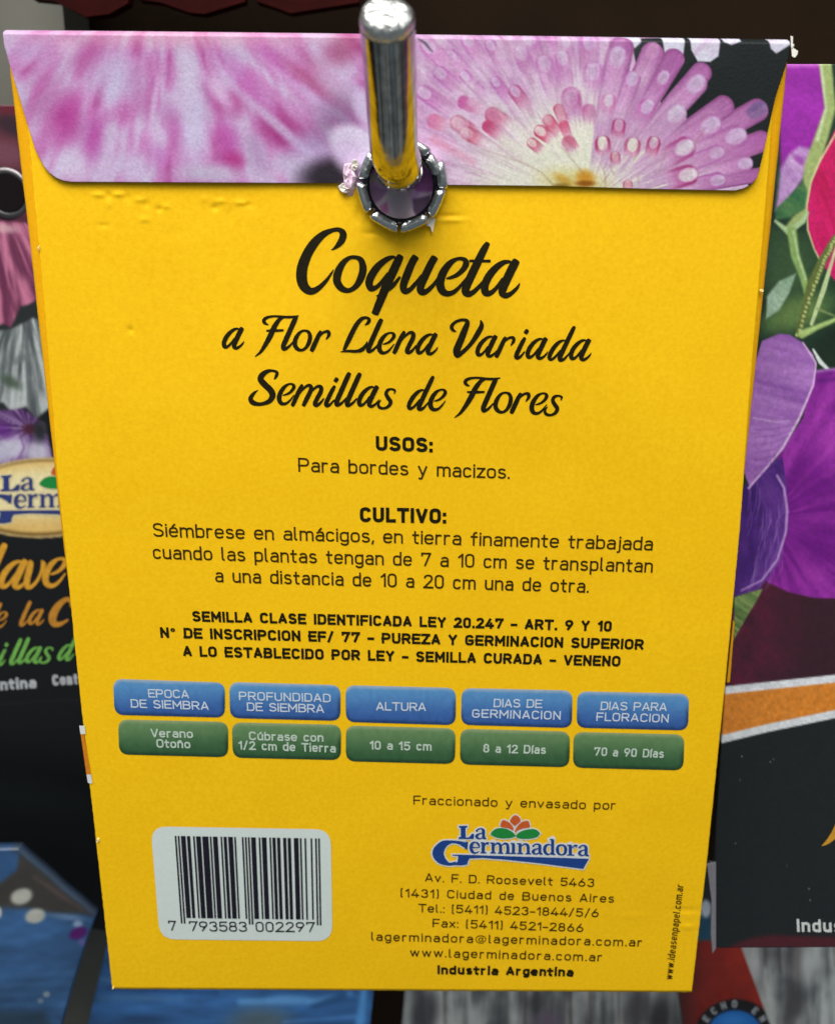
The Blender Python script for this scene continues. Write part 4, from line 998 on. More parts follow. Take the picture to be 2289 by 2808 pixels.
# --- crimped eyelet
def eyelet(parent, root, C, yf, R=.0052, a0=0, spans=None, sc=1.0):
    surf = float(yf(np.array([C[0]]), np.array([C[2]]))[0])
    def seg(th0, th1, Rm, rr, ry, name, mat, y0, chord=.8, seed=0, tilt=0, closed=False):
        r = random.Random(seed); n, m = (48 if closed else 13), 12; V = []
        tm = (th0+th1)/2; hw = (th1-th0)/2
        for i in range(n if closed else n+1):
            th = th0+(th1-th0)*i/n; q = (th-tm)/hw
            prof = 1 if closed else max(.12, (1-abs(q)**7))**.5
            Rt = Rm*(1 if closed else 1+chord*(math.cos(hw*.0)/max(.5, math.cos(th-tm))-1))+(0 if closed else tilt*q)
            for j in range(m):
                a = 2*math.pi*j/m; ca, sa = math.cos(a), math.sin(a)
                ca2 = math.copysign(abs(ca)**.75, ca); sa2 = math.copysign(abs(sa)**.75, sa)
                jit = 0 if closed else r.uniform(-1, 1)*.00004
                rad = Rt+rr*ca2*(.55+.45*prof)+jit; y = y0-ry*sa2*prof+jit-(0 if closed else .00012*ca2)
                V.append((C[0]+rad*math.cos(th), y, C[2]+rad*math.sin(th)))
        N = n if closed else n+1; F = []
        for i in range(N if closed else N-1):
            for j in range(m):
                F.append((i*m+j, i*m+(j+1) % m, ((i+1) % N)*m+(j+1) % m, ((i+1) % N)*m+j))
        if not closed: F += [tuple(range(m))[::-1], tuple((N-1)*m+j for j in range(m))]
        obj(name, V, F, mat, eyo, root)
    eyo = None
    n = 64; V = []; m = 10
    for i in range(n):
        th = 2*math.pi*i/n
        for j in range(m):
            a = 2*math.pi*j/m
            V.append((C[0]+(.00465*sc+.00026*math.cos(a))*math.cos(th), surf-.00030+.0010*math.sin(a), C[2]+(.00465*sc+.00026*math.cos(a))*math.sin(th)))
    F = [(i*m+j, i*m+(j+1) % m, ((i+1) % n)*m+(j+1) % m, ((i+1) % n)*m+j) for i in range(n) for j in range(m)]
    eyo = obj("eyelet", V, F, M_EYED, parent, root)
    for k, (c, w, dr) in enumerate(spans):
        seg(math.radians(c-w/2), math.radians(c+w/2), (R+dr)*sc, .00084*sc, .00105, "crimped_petal", M_EYE, surf-.0006, .75, k, (k % 3-1)*.00010)
    return eyo
eyelet(pk, ROOT, HC, S0, spans=[(153, 40, .0), (197, 43, .0001), (244, 44, .0001), (290, 43, .00012), (335, 41, .0001), (13, 36, .0004), (29, 34, -.0001), (62, 30, .0001), (97, 34, 0), (124, 20, 0)])

# ------------------------------------------------------------------ hook the packet hangs on
def tube_along(P, R, m=32):
    P = np.array(P, float); n = len(P); V = []
    T_ = np.gradient(P, axis=0); T_ /= np.linalg.norm(T_, axis=1)[:, None]
    X = np.array([1., 0, 0])
    for i in range(n):
        B = np.cross(T_[i], X); B /= np.linalg.norm(B); A = np.cross(B, T_[i])
        for j in range(m):
            a = 2*math.pi*j/m; V.append(P[i]+R[i]*(math.cos(a)*A+math.sin(a)*B))
    F = [(i*m+j, i*m+(j+1) % m, (i+1)*m+(j+1) % m, (i+1)*m+j) for i in range(n-1) for j in range(m)]
    F += [tuple(range(m))[::-1], tuple((n-1)*m+j for j in range(m))]
    return V, F
RR = .0029
tip = at_depth(1062, 62, .0945)
mid = at_depth(1080, 405, .1095)
zr = HC[2]+.0025
hub = np.array([HC[0]-.0002, 0, zr])
hroot = np.array([hub[0], .17, zr+.006])
hk = thing("display_hook", tuple(hroot), "thick shiny steel display hook whose upturned end pokes out through the packet's eyelet", "hook")
dirv = tip-mid; dirv /= np.linalg.norm(dirv)
ctrl = [np.array([hub[0], .172, zr+.006]), np.array([hub[0], .12, zr+.0045]), np.array([hub[0], .06, zr+.0025]), np.array([hub[0], .02, zr+.0008]), np.array([hub[0], .004, zr]), np.array([hub[0], -.004, zr-.0006]), np.array([hub[0], -.0095, zr-.00105]), np.array([hub[0], -.0135, zr-.00055]), mid, mid+(tip-mid)*.5, tip]
cp = smooth(ctrl, 14)
V, F = tube_along(cp, np.full(len(cp), RR)); 
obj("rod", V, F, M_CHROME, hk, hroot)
# rough cut end, slightly domed
Vt, Rt_ = [], []
L_ = [0, .0001, .0003, .0006, .0009, .0012, .0014, .00155, .00165, .0017, .00172]; K_ = [1.0, 1.0, 1.0, .99, .96, .88, .78, .64, .46, .28, .08]
pp = [tip+dirv*a for a in L_]
V, F = tube_along(pp, [RR*k for k in K_], 40)
V = np.array(V); nn = fbm(V[:, 0]*1700+5, V[:, 2]*1400+V[:, 1]*900, 3, 61)-.5
V = V+dirv*nn[:, None]*.0007
obj("cut_end", V, F, M_TIP, hk, hroot)
# flange on the wall
fl = []
V = []; m = 24
for y, r in ((.1735, .009), (.171, .009), (.1705, .0082), (.1705, .003)):
    for j in range(m):
        a = 2*math.pi*j/m; V.append((hub[0]+r*math.cos(a), y, zr+.006+r*math.sin(a)))
F = [(i*m+j, i*m+(j+1) % m, (i+1)*m+(j+1) % m, (i+1)*m+j) for i in range(3) for j in range(m)]+[tuple(range(m))]
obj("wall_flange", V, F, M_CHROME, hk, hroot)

# ------------------------------------------------------------------ second packet on the same hook, seen through the eyelet
def paint_mauve(X, Y):
    cv = Canvas(X, Y, (120, 70, 130))
    x, y = cv.X, cv.Y
    n = fbm((x+y)/70, (x-y)/200, 4, 91)
    k = sstep(.35, .65, n)[:, None]
    cv.C[:] = np.array([112, 62, 118.])*(1-k)+np.array([166, 150, 182.])*k
    q = lambda a, b: (900+a*.2304, 350+b*.2304)
    cv.poly([q(560, 900), q(900, 760), q(1000, 860), q(1030, 1100), q(800, 1120), q(640, 1000)], (158, 142, 166), 6, .9)
    cv.poly([q(480, 700), q(700, 740), q(620, 860), q(520, 900)], (118, 92, 122), 6, .9)
    cv.poly([q(600, 940), q(700, 880), q(720, 1010), q(660, 1020)], (136, 74, 116), 5, .8)
    cv.poly([q(1000, 850), q(1220, 800), q(1200, 1000), q(1060, 1080), q(1010, 980)], (62, 44, 66), 5, .9)
    cv.poly([q(1060, 400), q(1260, 560), q(1260, 760), q(1060, 760), q(980, 700)], (122, 60, 122), 6, .9)
    return np.minimum(cv.out(2.7), .88)
bk = thing("seed_packet", (HC[0], .005, -.072), "mauve seed packet hidden behind the yellow one, seen only through its eyelet", "seed packet")
b2 = lambda x, z: np.full_like(x, .0026)
tsx = np.unique(np.concatenate([np.linspace(0, 1, 30), np.linspace(.44, .56, 80)])); tsy = np.unique(np.concatenate([np.linspace(0, 1, 40), np.linspace(.12, .24, 80)]))
PX, PY = quadgrid((60, 130), (2110, 150), (1860, 2640), (345, 2630), 0, 0, tsx, tsy)
sheet("packet_front", PX, PY, b2, M_PRINT, bk, np.array([HC[0], .005, -.072]), .0012, color=paint_mauve, hole=(hub[0], zr, .0031), back=True)

# ------------------------------------------------------------------ right neighbour: sweet pea packet
def paint_right(X, Y):
    cv = Canvas(X, Y, (22, 44, 30)); x, y = cv.X, cv.Y
    n = fbm(x/60, y/60, 4, 5); cv.C *= (.5+1.1*n)[:, None]
    q = lambda a, b: (1900+.4692*a, 100+.4692*b)
    p = lambda L: [q(*a) for a in L]
    # further sprays outside the view
    for (ex, ey, rx, ry, an, c) in [(2750, 700, 330, 300, 20, (150, 30, 150)), (3300, 500, 350, 280, -20, (205, 20, 96)), (3250, 1150, 330, 300, 0, (150, 60, 190)), (3700, 1300, 300, 400, 0, (130, 30, 140))]:
        cv.ell(ex, ey, rx, ry, an, c, .08)
    cv.poly(p([(440, 1100), (829, 1180), (829, 1700), (420, 1720)]), (40, 70, 40), 20, .8)
    cv.ell(*q(540, 1350), 70, 90, 0, (58, 84, 50), .7, .8); cv.ell(*q(780, 1900), 60, 70, 0, (24, 40, 26), .7, .9); cv.ell(*q(600, 1620), 90, 40, -20, (110, 140, 70), .7, .8)
    def tex(c0, c1, ang, fr=40, seed=3):
        ca, sa = math.cos(ang), math.sin(ang)
        def f(a, b, sd):
            n = fbm((a*ca+b*sa)/fr*.25, (-a*sa+b*ca)/fr*2.2, 4, seed)[:, None]
            return np.asarray(c0)*(1-n)+np.asarray(c1)*n
        return f
    cv.poly(p([(520, 140), (750, 140), (790, 330), (745, 600), (640, 690), (510, 790), (500, 400)]), tex((130, 24, 140), (172, 44, 184), .3, 120), 8)
    cv.poly(p([(500, 140), (760, 140), (760, 180), (500, 185)]), (206, 110, 205), 4, .6)
    cv.poly(p([(510, 770), (560, 690), (620, 640), (690, 660), (690, 750), (620, 860), (560, 950), (480, 1020)]), tex((150, 90, 170), (232, 200, 236), .8), 8)
    cv.ell(*q(620, 720), 20, 10, 40, (140, 40, 150), .7, .7)
    cv.line([(*q(770, 150), 34), (*q(800, 420), 30), (*q(750, 580), 36), (*q(690, 760), 40), (*q(665, 1000), 34), (*q(560, 1130), 26)], (158, 176, 104), 6)
    cv.line([(*q(745, 160), 8), (*q(775, 420), 6), (*q(725, 600), 10)], (206, 224, 176), 5, .8)
    cv.poly(p([(829, 540), (742, 720), (690, 850), (664, 990), (668, 1130), (700, 1230), (745, 1320), (829, 1430), (1500, 1500), (1500, 540)]), tex((176, 6, 66), (236, 30, 118), 1.2), 3)
    cv.line([(*q(860, 520), 6), (*q(742, 720), 7), (*q(686, 850), 6), (*q(662, 990), 5), (*q(668, 1130), 6), (*q(705, 1240), 5), (*q(745, 1320), 5)], (214, 220, 150), 3, .8)
    cv.poly(p([(480, 1010), (640, 850), (665, 900), (650, 1010), (560, 1060), (480, 1070)]), tex((20, 84, 54), (120, 150, 80), .5), 5)
    cv.line([(*q(480, 1080), 8), (*q(555, 1140), 16), (*q(640, 1080), 14), (*q(665, 1030), 10)], (178, 206, 150), 4)
    cv.line([(*q(575, 1140), 26), (*q(595, 1280), 24), (*q(640, 1400), 20), (*q(665, 1500), 16)], (140, 176, 96), 5)
    cv.line([(*q(585, 1140), 6), (*q(610, 1280), 6), (*q(655, 1420), 5)], (196, 222, 160), 4, .8)
    cv.poly(p([(430, 1520), (500, 1430), (600, 1385), (560, 1500), (500, 1600), (425, 1650)]), tex((110, 150, 110), (190, 214, 190), .7), 5)
    cv.line([(*q(829, 1180), 20), (*q(760, 1300), 24), (*q(700, 1430), 28), (*q(665, 1530), 22), (*q(640, 1640), 20), (*q(610, 1745), 14)], (96, 110, 50), 4)
    for t in np.linspace(0, 1, 26):
        a, b = 829-220*t, 1180+565*t-40*math.sin(3.14*t)
        cv.ell(*q(a+random.uniform(-6, 6), b), 5, 4, 30, (196, 206, 130), .5, .8)
    cv.line([(*q(835, 1230), 7), (*q(760, 1480), 14), (*q(690, 1680), 10)], (206, 224, 160), 3, .9)
    cv.line([(*q(635, 1740), 22), (*q(720, 1700), 14), (*q(840, 1650), 10)], (176, 204, 118), 5)
    cv.line([(*q(720, 1590), 6), (*q(840, 1640), 4)], (150, 170, 100), 4, .8)
    cv.line([(*q(700, 1830), 5), (*q(740, 1900), 12), (*q(800, 1960), 8), (*q(900, 1990), 8)], (230, 236, 232), 3)
    # petals, second tracing
    w = lambda a, b: (1900+.4692*a, 1000+.4692*b)
    pw = lambda L: [w(*a) for a in L]
    def rad(c0, c1, cx, cy, seed=7, fr=36):
        def f(a, b, sd):
            th = np.arctan2(b-cy, a-cx); r = np.hypot(a-cx, b-cy)
            n = (.35*fbm(th*fr*.3, r/160, 3, seed)+.65*fbm(a/120+3, b/150, 3, seed+1))[:, None]; n = sstep(.25, .75, n)
            return np.asarray(c0)*(1-n)+np.asarray(c1)*n
        return f
    cv.poly(pw([(350, 1250), (829, 1340), (1600, 1300), (1600, 1810), (829, 1815), (100, 1890), (200, 1500)]), lambda a, b, sd: np.array([52, 24, 34.])+(fbm(a/50, b/50, 3, 9)*np.clip(1-(a-1990)/230, 0, 1)*.9)[:, None]*np.array([86, 0, 34.]), 4)
    cv.poly(pw([(700, 35), (829, 20), (1500, -100), (1700, 600), (1400, 1250), (829, 1366), (700, 1362), (560, 1330), (430, 1270), (400, 1200), (480, 560), (640, 310)]), rad((104, 14, 124), (172, 56, 176), *w(430, 900)), 3)
    cv.line([(*w(716, 40), 4), (*w(800, 28), 4), (*w(900, 20), 5)], (206, 170, 220), 8, .8)
    cv.line([(*w(730, 95), 8), (*w(840, 85), 8)], (74, 10, 106), 8, .6)
    cv.poly(pw([(520, 540), (545, 700), (552, 950), (500, 1160), (385, 1315), (230, 1360), (200, 800), (440, 580)]), rad((58, 22, 104), (120, 64, 160), *w(300, 500), 11, 30), 3)
    for k_ in range(34):
        a = random.uniform(330, 530); b = 640+random.random()*560
        L = random.uniform(70, 200); dx = (a-420)*.05-6*(b > 900)
        cv.line([(*w(a, b), 1), (*w(a+dx, b+L*.5), random.uniform(2, 5)), (*w(a-(b-640)*.05-L*.1, b+L), 1)], (170, 130, 204), 3, .35)
    cv.line([(*w(490, 650), 7), (*w(530, 720), 7), (*w(548, 850), 8), (*w(540, 980), 7), (*w(490, 1140), 6), (*w(400, 1260), 5), (*w(280, 1320), 4)], (204, 160, 220), 3, .8)
    cv.poly([*pw([(330, 715), (420, 610), (520, 490), (620, 310), (700, 120), (716, 0)]), *p([(712, 1900), (700, 1860), (640, 1790), (560, 1742), (500, 1738), (400, 1780), (300, 2100)]), w(200, 400)], tex((132, 72, 160), (198, 140, 214), .25, 50), 3)
    cv.line([(*w(322, 722), 5), (*w(420, 610), 6), (*w(520, 490), 7), (*w(620, 310), 7), (*w(700, 120), 6), (*w(716, 0), 5), (*q(712, 1900), 5), (*q(640, 1790), 4)], (232, 190, 236), 2.5, .9)
    cv.line([(*w(350, 312), 4), (*w(480, 335), 5), (*w(560, 330), 3)], (220, 186, 226), 3, .6)
    for k_ in range(7): cv.line([(*w(360, 380+k_*45), 3), (*w(470, 375+k_*40), 5), (*w(600-k_*25, 350+k_*35), 2)], (110, 56, 140), 4, .4)
    cv.poly(pw([(240, 1360), (330, 1330), (405, 1310), (370, 1380), (320, 1460), (235, 1610)]), tex((50, 84, 36), (170, 190, 110), .6, 16), 3)
    # band and black foot
    bt = lambda xx: 1000+.4692*np.interp(xx, [1900, 1990, 2289, 3000, 4200], [1900, 1880, 1812, 1640, 1600])
    wb = lambda xx: bt(xx)+21
    ob = lambda xx: np.interp(xx, [1900, 1982, 2105, 2289, 3000, 4200], [2040, 2015, 1985, 1947, 1830, 1800])
    wo = lambda xx: ob(xx)+22
    c = cv.C
    A = np.arange(len(x)); cv.mix(A, sstep(-3, 3, y-bt(x)), (232, 234, 238))
    cv.mix(A, sstep(-3, 3, y-wb(x)), np.array([222, 130, 40.])+(vnoise(x/9, y/9, 4)-.5)[:, None]*16)
    cv.mix(A, sstep(-3, 3, y-ob(x)), (226, 230, 232)); cv.mix(A, sstep(-3, 3, y-wo(x)), (25, 28, 29))
    v = lambda a, b: (1850+a*.4262, 1900+b*.4262)
    cv.poly([v(*a) for a in [(300, 1660), (420, 1600), (520, 1570), (620, 1558), (1030, 1572), (3000, 1500), (3000, 1700), (300, 1700)]], (84, 22, 32), 8, .8)
    for a, b in [(430, 408), (612, 445), (632, 430), (418, 560), (388, 972), (718, 1110), (860, 1260), (868, 1335)]: cv.ell(*v(a, b), 2, 2, 0, (130, 136, 136), .6, .8)
    cv.grain(.10, 9, 15); cv.grain(.07, 3, 16)
    cv.C = 255*(np.clip(cv.C, 0, 255)/255)**.93
    return cv.out(.96)
rp = np.array([.10, .012, -.075])
rt = thing("seed_packet", tuple(rp), "purple and magenta sweet pea seed packet with orange band, at the right edge", "seed packet")
RY = lambda x, z: .0125-.0006*np.sin(np.clip((x-.035)/.10, 0, 1)*3.14)
ty = np.linspace(0, 1, 620)
tx_ = np.unique(np.concatenate([np.linspace(0, .20, 240), np.linspace(.20, 1, 60)]))
PX, PY = quadgrid((2075, 176), (4150, 176), (3560, 2590), (1958.5, 2599), 0, 0, tx_, ty)
# measured left edge
le = np.interp(PY[:, 0], [176, 1300, 1868, 2041, 2271, 2369, 2599], [2075, 2005, 1990, 1978, 1963, 1961, 1958.5])
PX = PX+(le-PX[:, 0])[:, None]*(1-tx_)[None]**3
sheet("packet_front", PX, PY, RY, M_PRINT, rt, rp, .0014, color=paint_right, back=True)
i_ = Ink(); v_ = lambda a, b: (1850+a*.4262, 1900+b*.4262)
a = v_(785, 1537); sans(i_, "Industria Argentina", a[0], a[1], a[0]+470, a[1]+6, 35, .19, up=(-.05, -1), trk=13, wide=1.3)
i_.build("bold_text_line", RY, M_WHITE, rt, rp)
i_ = Ink(); q = smooth([(*v_(945, 983), 2), (*v_(985, 955), 12), (*v_(1035, 890), 20), (*v_(1110, 730), 22), (*v_(1170, 560), 20), (*v_(1260, 480), 12), (*v_(1400, 470), 4)], 6)
V, F = ribbon(q[:, :2], q[:, 2], False, .3); i_.add(V, F)
q = smooth([(*v_(1080, 690), 8), (*v_(1180, 680), 10), (*v_(1300, 670), 6)], 6); V, F = ribbon(q[:, :2], q[:, 2], False, .3); i_.add(V, F)
i_.build("script_letter", RY, M_GOLD, rt, rp)
def slab(name, pts, yf, mat, parent, root, thick=.0004):
    """thin flat piece with an outline given in photo coordinates"""
    n = len(pts); V = np.array(pts, float)
    P = unproj(V[:, 0], V[:, 1], yf); P2 = P.copy(); P2[:, 1] += thick
    F = [tuple(t) for t in tessellate_polygon([[Vector((p[0], p[1], 0)) for p in pts]])]
    F += [tuple(k+n for k in f) for f in F]+[(k, (k+1) % n, n+(k+1) % n, n+k) for k in range(n)]
    return obj(name, np.concatenate([P, P2]), F, mat, parent, root, smooth=False)
slab("plastic_edge", [(1938, 2372), (1962, 2366), (1962, 2600), (1953, 2614), (1948, 2560), (1950, 2470)], off(.0002, RY), mat_flat("clear_edge_plastic", (150, 146, 152), .3, .5, .8), rt, rp)
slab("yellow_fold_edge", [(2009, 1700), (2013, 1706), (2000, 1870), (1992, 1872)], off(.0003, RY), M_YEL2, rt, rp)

# ------------------------------------------------------------------ left neighbour: carnation packet
LY = lambda x, z: .076-.10*(x+.05)
def paint_left(X, Y):
    cv = Canvas(X, Y, (17, 18, 19)); x, y = cv.X, cv.Y
    q = lambda a, b: (.5165*a, 200+.5165*b)
    def st(c0, c1, cx, cy, seed=1, fr=20):
        def f(a, b, sd):
            th = np.arctan2(b-cy, a-cx); r = np.hypot(a-cx, b-cy); n = sstep(.25, .75, fbm(th*fr, r/120, 4, seed))[:, None]
            return np.asarray(c0)*(1-n)+np.asarray(c1)*n
        return f
    m = y < 640
    cv.C[m] = np.array([78, 34, 48.])
    cv.poly([(-1400, 240), (340, 260), (340, 470), (-1400, 430)], (92, 44, 56), 6)
    cv.ell(40, 345, 60, 26, 20, (46, 26, 36), .6, .9); cv.ell(10, 420, 60, 30, 10, (112, 66, 82), .6, .8); cv.ell(60, 300, 80, 14, 0, (96, 20, 36), .7, .9)
    cv.poly([(-1400, 560), (340, 640), (340, 1100), (-1400, 1250)], (36, 40, 40), 8)
    cv.poly([q(*a) for a in [(-400, 760), (200, 800), (400, 1000), (300, 1150), (150, 1230), (110, 1240), (60, 1350), (20, 1330), (-400, 1500)]], st((104, 44, 74), (196, 116, 146), *q(-60, 500), 3), 5)
    cv.ell(*q(20, 825), 40, 12, 5, (214, 170, 176), .7, .8)
    cv.poly([q(*a) for a in [(-600, 1440), (60, 1360), (180, 1300), (300, 1340), (400, 1600), (260, 1780), (190, 1840), (140, 1770), (60, 1800), (20, 1750), (-600, 1700)]], st((78, 84, 86), (184, 190, 188), *q(120, 1100), 5), 5)
    cv.ell(*q(60, 1640), 30, 14, 30, (62, 78, 62), .7, .8); cv.ell(*q(110, 1520), 40, 10, -20, (104, 110, 110), .7, .7)
    cv.poly([q(*a) for a in [(-700, 1740), (40, 1790), (120, 1780), (240, 1860), (300, 2140), (-700, 2200)]], st((66, 30, 84), (150, 120, 168), *q(160, 1890), 8, 14), 5)
    cv.ell(*q(70, 1985), 38, 32, 10, (206, 202, 218), .5, .9); cv.ell(*q(200, 2020), 30, 34, 0, (200, 196, 212), .5, .9); cv.ell(*q(0, 2020), 26, 30, 0, (190, 186, 206), .5, .9)
    cv.ell(*q(160, 1890), 20, 14, 0, (70, 24, 40), .6, .9); cv.ell(*q(20, 1900), 30, 18, 30, (100, 40, 130), .7, .8); cv.ell(*q(215, 1900), 18, 30, 0, (30, 36, 34), .7, .9)
    cv.line([(*q(100, 1900), 3), (*q(130, 1990), 4), (*q(90, 2060), 3)], (110, 50, 130), 4, .8); cv.line([(*q(0, 2080), 3), (*q(50, 2100), 5), (*q(110, 2040), 3)], (120, 60, 140), 4, .8)
    # oval badge
    ox, oy, rx, ry, an = 118, 1365, 225, 104, -2
    cv.ell(ox, oy, rx+6, ry+6, an, (196, 168, 112), .015); cv.ell(ox, oy, rx, ry, an, (128, 96, 40), .02)
    cv.ell(ox, oy-2, rx-8, ry-7, an, (232, 192, 112), .06); cv.ell(ox-20, oy-14, rx-60, ry-38, an, (244, 234, 184), .5, .9)
    cv.line([(-200, 1948, 3), (20, 1930, 3), (220, 1918, 3)], (36, 38, 40), 3, .7)
    cv.ell(90, 2190, 160, 40, 10, (24, 30, 32), .9, .6)
    cv.grain(.07, 6, 25)
    return cv.out(.92)
lp = np.array([-.10, .075, -.085])
lt_ = thing("seed_packet", tuple(lp), "dark seed packet with carnations and gold script lettering, left of the yellow packet", "seed packet")
tx_ = np.unique(np.concatenate([np.linspace(0, .78, 50), np.linspace(.78, 1, 150)]))
PX, PY = quadgrid((-1350, 268), (330, 292), (330, 2560), (-1100, 2330), 0, 0, tx_, np.linspace(0, 1, 560))
LH = unproj(np.array([22.]), np.array([530.]), LY)[0]
sheet("packet_front", PX, PY, LY, M_PRINT, lt_, lp, .0014, color=paint_left, back=True)
# its eyelet, plain and round
def torus(name, C, R, r, mat, parent, root, ky=1.0):
    n, m = 48, 12; V = []
    for i in range(n):
        th = 2*math.pi*i/n
        for j in range(m):
            a = 2*math.pi*j/m; V.append((C[0]+(R+r*math.cos(a))*math.cos(th), C[1]-ky*r*math.sin(a), C[2]+(R+r*math.cos(a))*math.sin(th)))
    F = [(i*m+j, i*m+(j+1) % m, ((i+1) % n)*m+(j+1) % m, ((i+1) % n)*m+j) for i in range(n) for j in range(m)]
    return obj(name, V, F, mat, parent, root)
def disc(name, C, R, mat, parent, root, y):
    n = 40; V = [(C[0]+R*math.cos(2*math.pi*i/n), y, C[2]+R*math.sin(2*math.pi*i/n)) for i in range(n)]
    V += [(a, b+.0006, c) for a, b, c in V]
    return obj(name, V, [tuple(range(n))[::-1], tuple(range(n, 2*n))]+[(i, (i+1) % n, n+(i+1) % n, n+i) for i in range(n)], mat, parent, root, smooth=False)
torus("eyelet", LH, .0046, .0009, mat_metal("dull_eyelet", (120, 116, 116), .35, 0.0, .2, 500), lt_, lp, .6)
disc("eyelet_hole", LH, .0040, mat_flat("hole_dark", (18, 12, 14), .8, .1, 1), lt_, lp, LH[1]-.0007)
q2 = lambda a, b: (.3755*a, 1200+.3755*b)
# logo on the oval, script and small words
S_L = -.04
def Tl(x, y):
    k = .3755*.292/.288*.98
    X = q2(10, 395)[0]+(x-375)*.35; Y = q2(10, 395)[1]+(y-350)*.35
    return X, Y+(X-0)*S_L
logo(lt_, lp, LY, Tl, "logo", (mat_flat("cream_print", (220, 206, 160), .5, .3, 1.0), mat_flat("dim_blue", (44, 56, 110), .5, .3, 1.1), M_ORG, M_GRN))
ink = Ink()
def scr(items, xh, base, k):
    for ch, x, y in items: script(ink, ch, *q2(x, y), xh*.3755, 1.0, S_L)
scr([('l', -110, 1112), ('a', -10, 1108), ('v', 168, 1105), ('e', 312, 1092)], 205, 0, 0); 
ink.build("title_lettering", LY, M_GOLD, lt_, lp); ink = Ink()
scr([('d', -130, 1392), ('e', -40, 1388), ('l', 142, 1380), ('a', 205, 1370)], 112, 0, 0)
V, F = ribbon(*(lambda q: (q[:, :2], q[:, 2]))(smooth([(*q2(520, 1240), 4), (*q2(525, 1200), 14), (*q2(490, 1180), 12), (*q2(430, 1225), 18), (*q2(388, 1300), 22), (*q2(395, 1355), 18), (*q2(440, 1362), 12), (*q2(500, 1330), 5)], 6)), False, .3); ink.add(V, F)
ink.build("subtitle_lettering", LY, M_GOLD2, lt_, lp); ink = Ink()
scr([('i', -20, 1665), ('l', 70, 1662), ('l', 128, 1655), ('a', 185, 1650), ('s', 285, 1648), ('d', 420, 1628)], 118, 0, 0)
ink.build("subtitle_lettering", LY, M_LIME, lt_, lp); ink = Ink()
a, b = q2(-250, 1862), q2(268, 1828); sans(ink, "Argentina", a[0], a[1], b[0], b[1], 30, .24, up=(-.08, -1))
a, b = q2(388, 1812), q2(800, 1786); sans(ink, "Contenido", a[0], a[1], b[0], b[1], 30, .24, up=(-.08, -1))
ink.build("bold_text_line", LY, M_GREYW, lt_, lp)

# ------------------------------------------------------------------ lower row, out of focus
def lower(name, label, quad, depth, paint, n=(120, 120), bulge=.002, cat="seed packet", mat=None, thick=.003, top=None):
    yf = lambda x, z: np.full_like(x, depth)
    PX, PY = quadgrid(*quad, *n)
    if top is not None:
        f = np.linspace(1, 0, n[1])[:, None]; PY = PY+(top(PX)-quad[0][1])*f
    S_, T_ = np.meshgrid(np.linspace(0, 1, n[1]), np.linspace(0, 1, n[0]), indexing='ij')
    P = unproj(PX, PY, yf); base = (float(P[..., 0].mean()), depth, float(P[..., 2].min()))
    t = thing(name, base, label, cat)
    ya = -bulge*np.sin(S_*math.pi)*np.sin(T_*math.pi)-bulge*.8*(fbm(PX/110, PY/70, 3, 44)-.5)
    sheet("packet_front", PX, PY, yf, mat or M_BLUR, t, np.array(base), thick, color=paint, yadd=ya, back=True)
    return t, np.array(base), yf
z3 = lambda x, y: (x*.403, 1950+y*.403)
def paint_blue(X, Y):
    cv = Canvas(X, Y, (58, 98, 146)); x, y = cv.X, cv.Y
    n = fbm(x/120, y/50, 3, 71); cv.C *= (.75+.5*n)[:, None]
    cv.poly([z3(-900, 940), z3(110, 940), z3(650, 1390), z3(330, 1370), z3(200, 1340), z3(0, 1330), z3(-900, 1300)], (66, 62, 58), 12)
    cv.poly([z3(-900, 940), z3(60, 940), z3(130, 970), z3(120, 1080), z3(0, 1170), z3(-900, 1200)], (54, 92, 138), 8)
    cv.line([(*z3(230, 1130), 4), (*z3(400, 1240), 10), (*z3(560, 1350), 6)], (104, 84, 80), 8, .7)
    W = (196, 196, 184)
    cv.ell(*z3(150, 1258), 29, 21, -15, W, .3); cv.ell(*z3(245, 1390), 27, 19, -12, W, .3); cv.ell(*z3(-8, 1360), 12, 16, 0, W, .2); cv.ell(*z3(322, 1920), 9, 8, 0, W, .5, .7); cv.ell(*z3(283, 1960), 8, 7, 0, W, .5, .5)
    cv.ell(*z3(455, 1400), 46, 8, 8, (120, 150, 190), .8, .8); cv.ell(*z3(530, 1450), 12, 9, 0, (176, 196, 226), .7, .8)  # light glare spots, painted into the packet's colour
    cv.ell(*z3(535, 1510), 24, 15, -20, (86, 18, 104), .4); cv.ell(*z3(565, 1570), 10, 9, 0, (110, 100, 170), .6, .8)
    for k_ in range(12):
        b = 1780+k_*34; cv.line([(*z3(-300, b+20), 4), (*z3(300, b), 7), (*z3(900, b+14), 3)], (40, 76, 118) if k_ % 2 else (70, 114, 160), 9, .3)
    cv.poly([z3(-200, 2020), z3(300, 2040), z3(420, 2300), z3(-200, 2300)], (40, 56, 66), 16, .7)
    return cv.out(.8)
lower("seed_packet", "blue seed packet with white dots, blurred at the lower left corner", ((-700, 2330), (262, 2330), (130, 2960), (-700, 2960)), .055, paint_blue, (320, 200), .0012, top=lambda x: np.interp(x, [-700, 48, 262], [2326, 2332, 2512]))
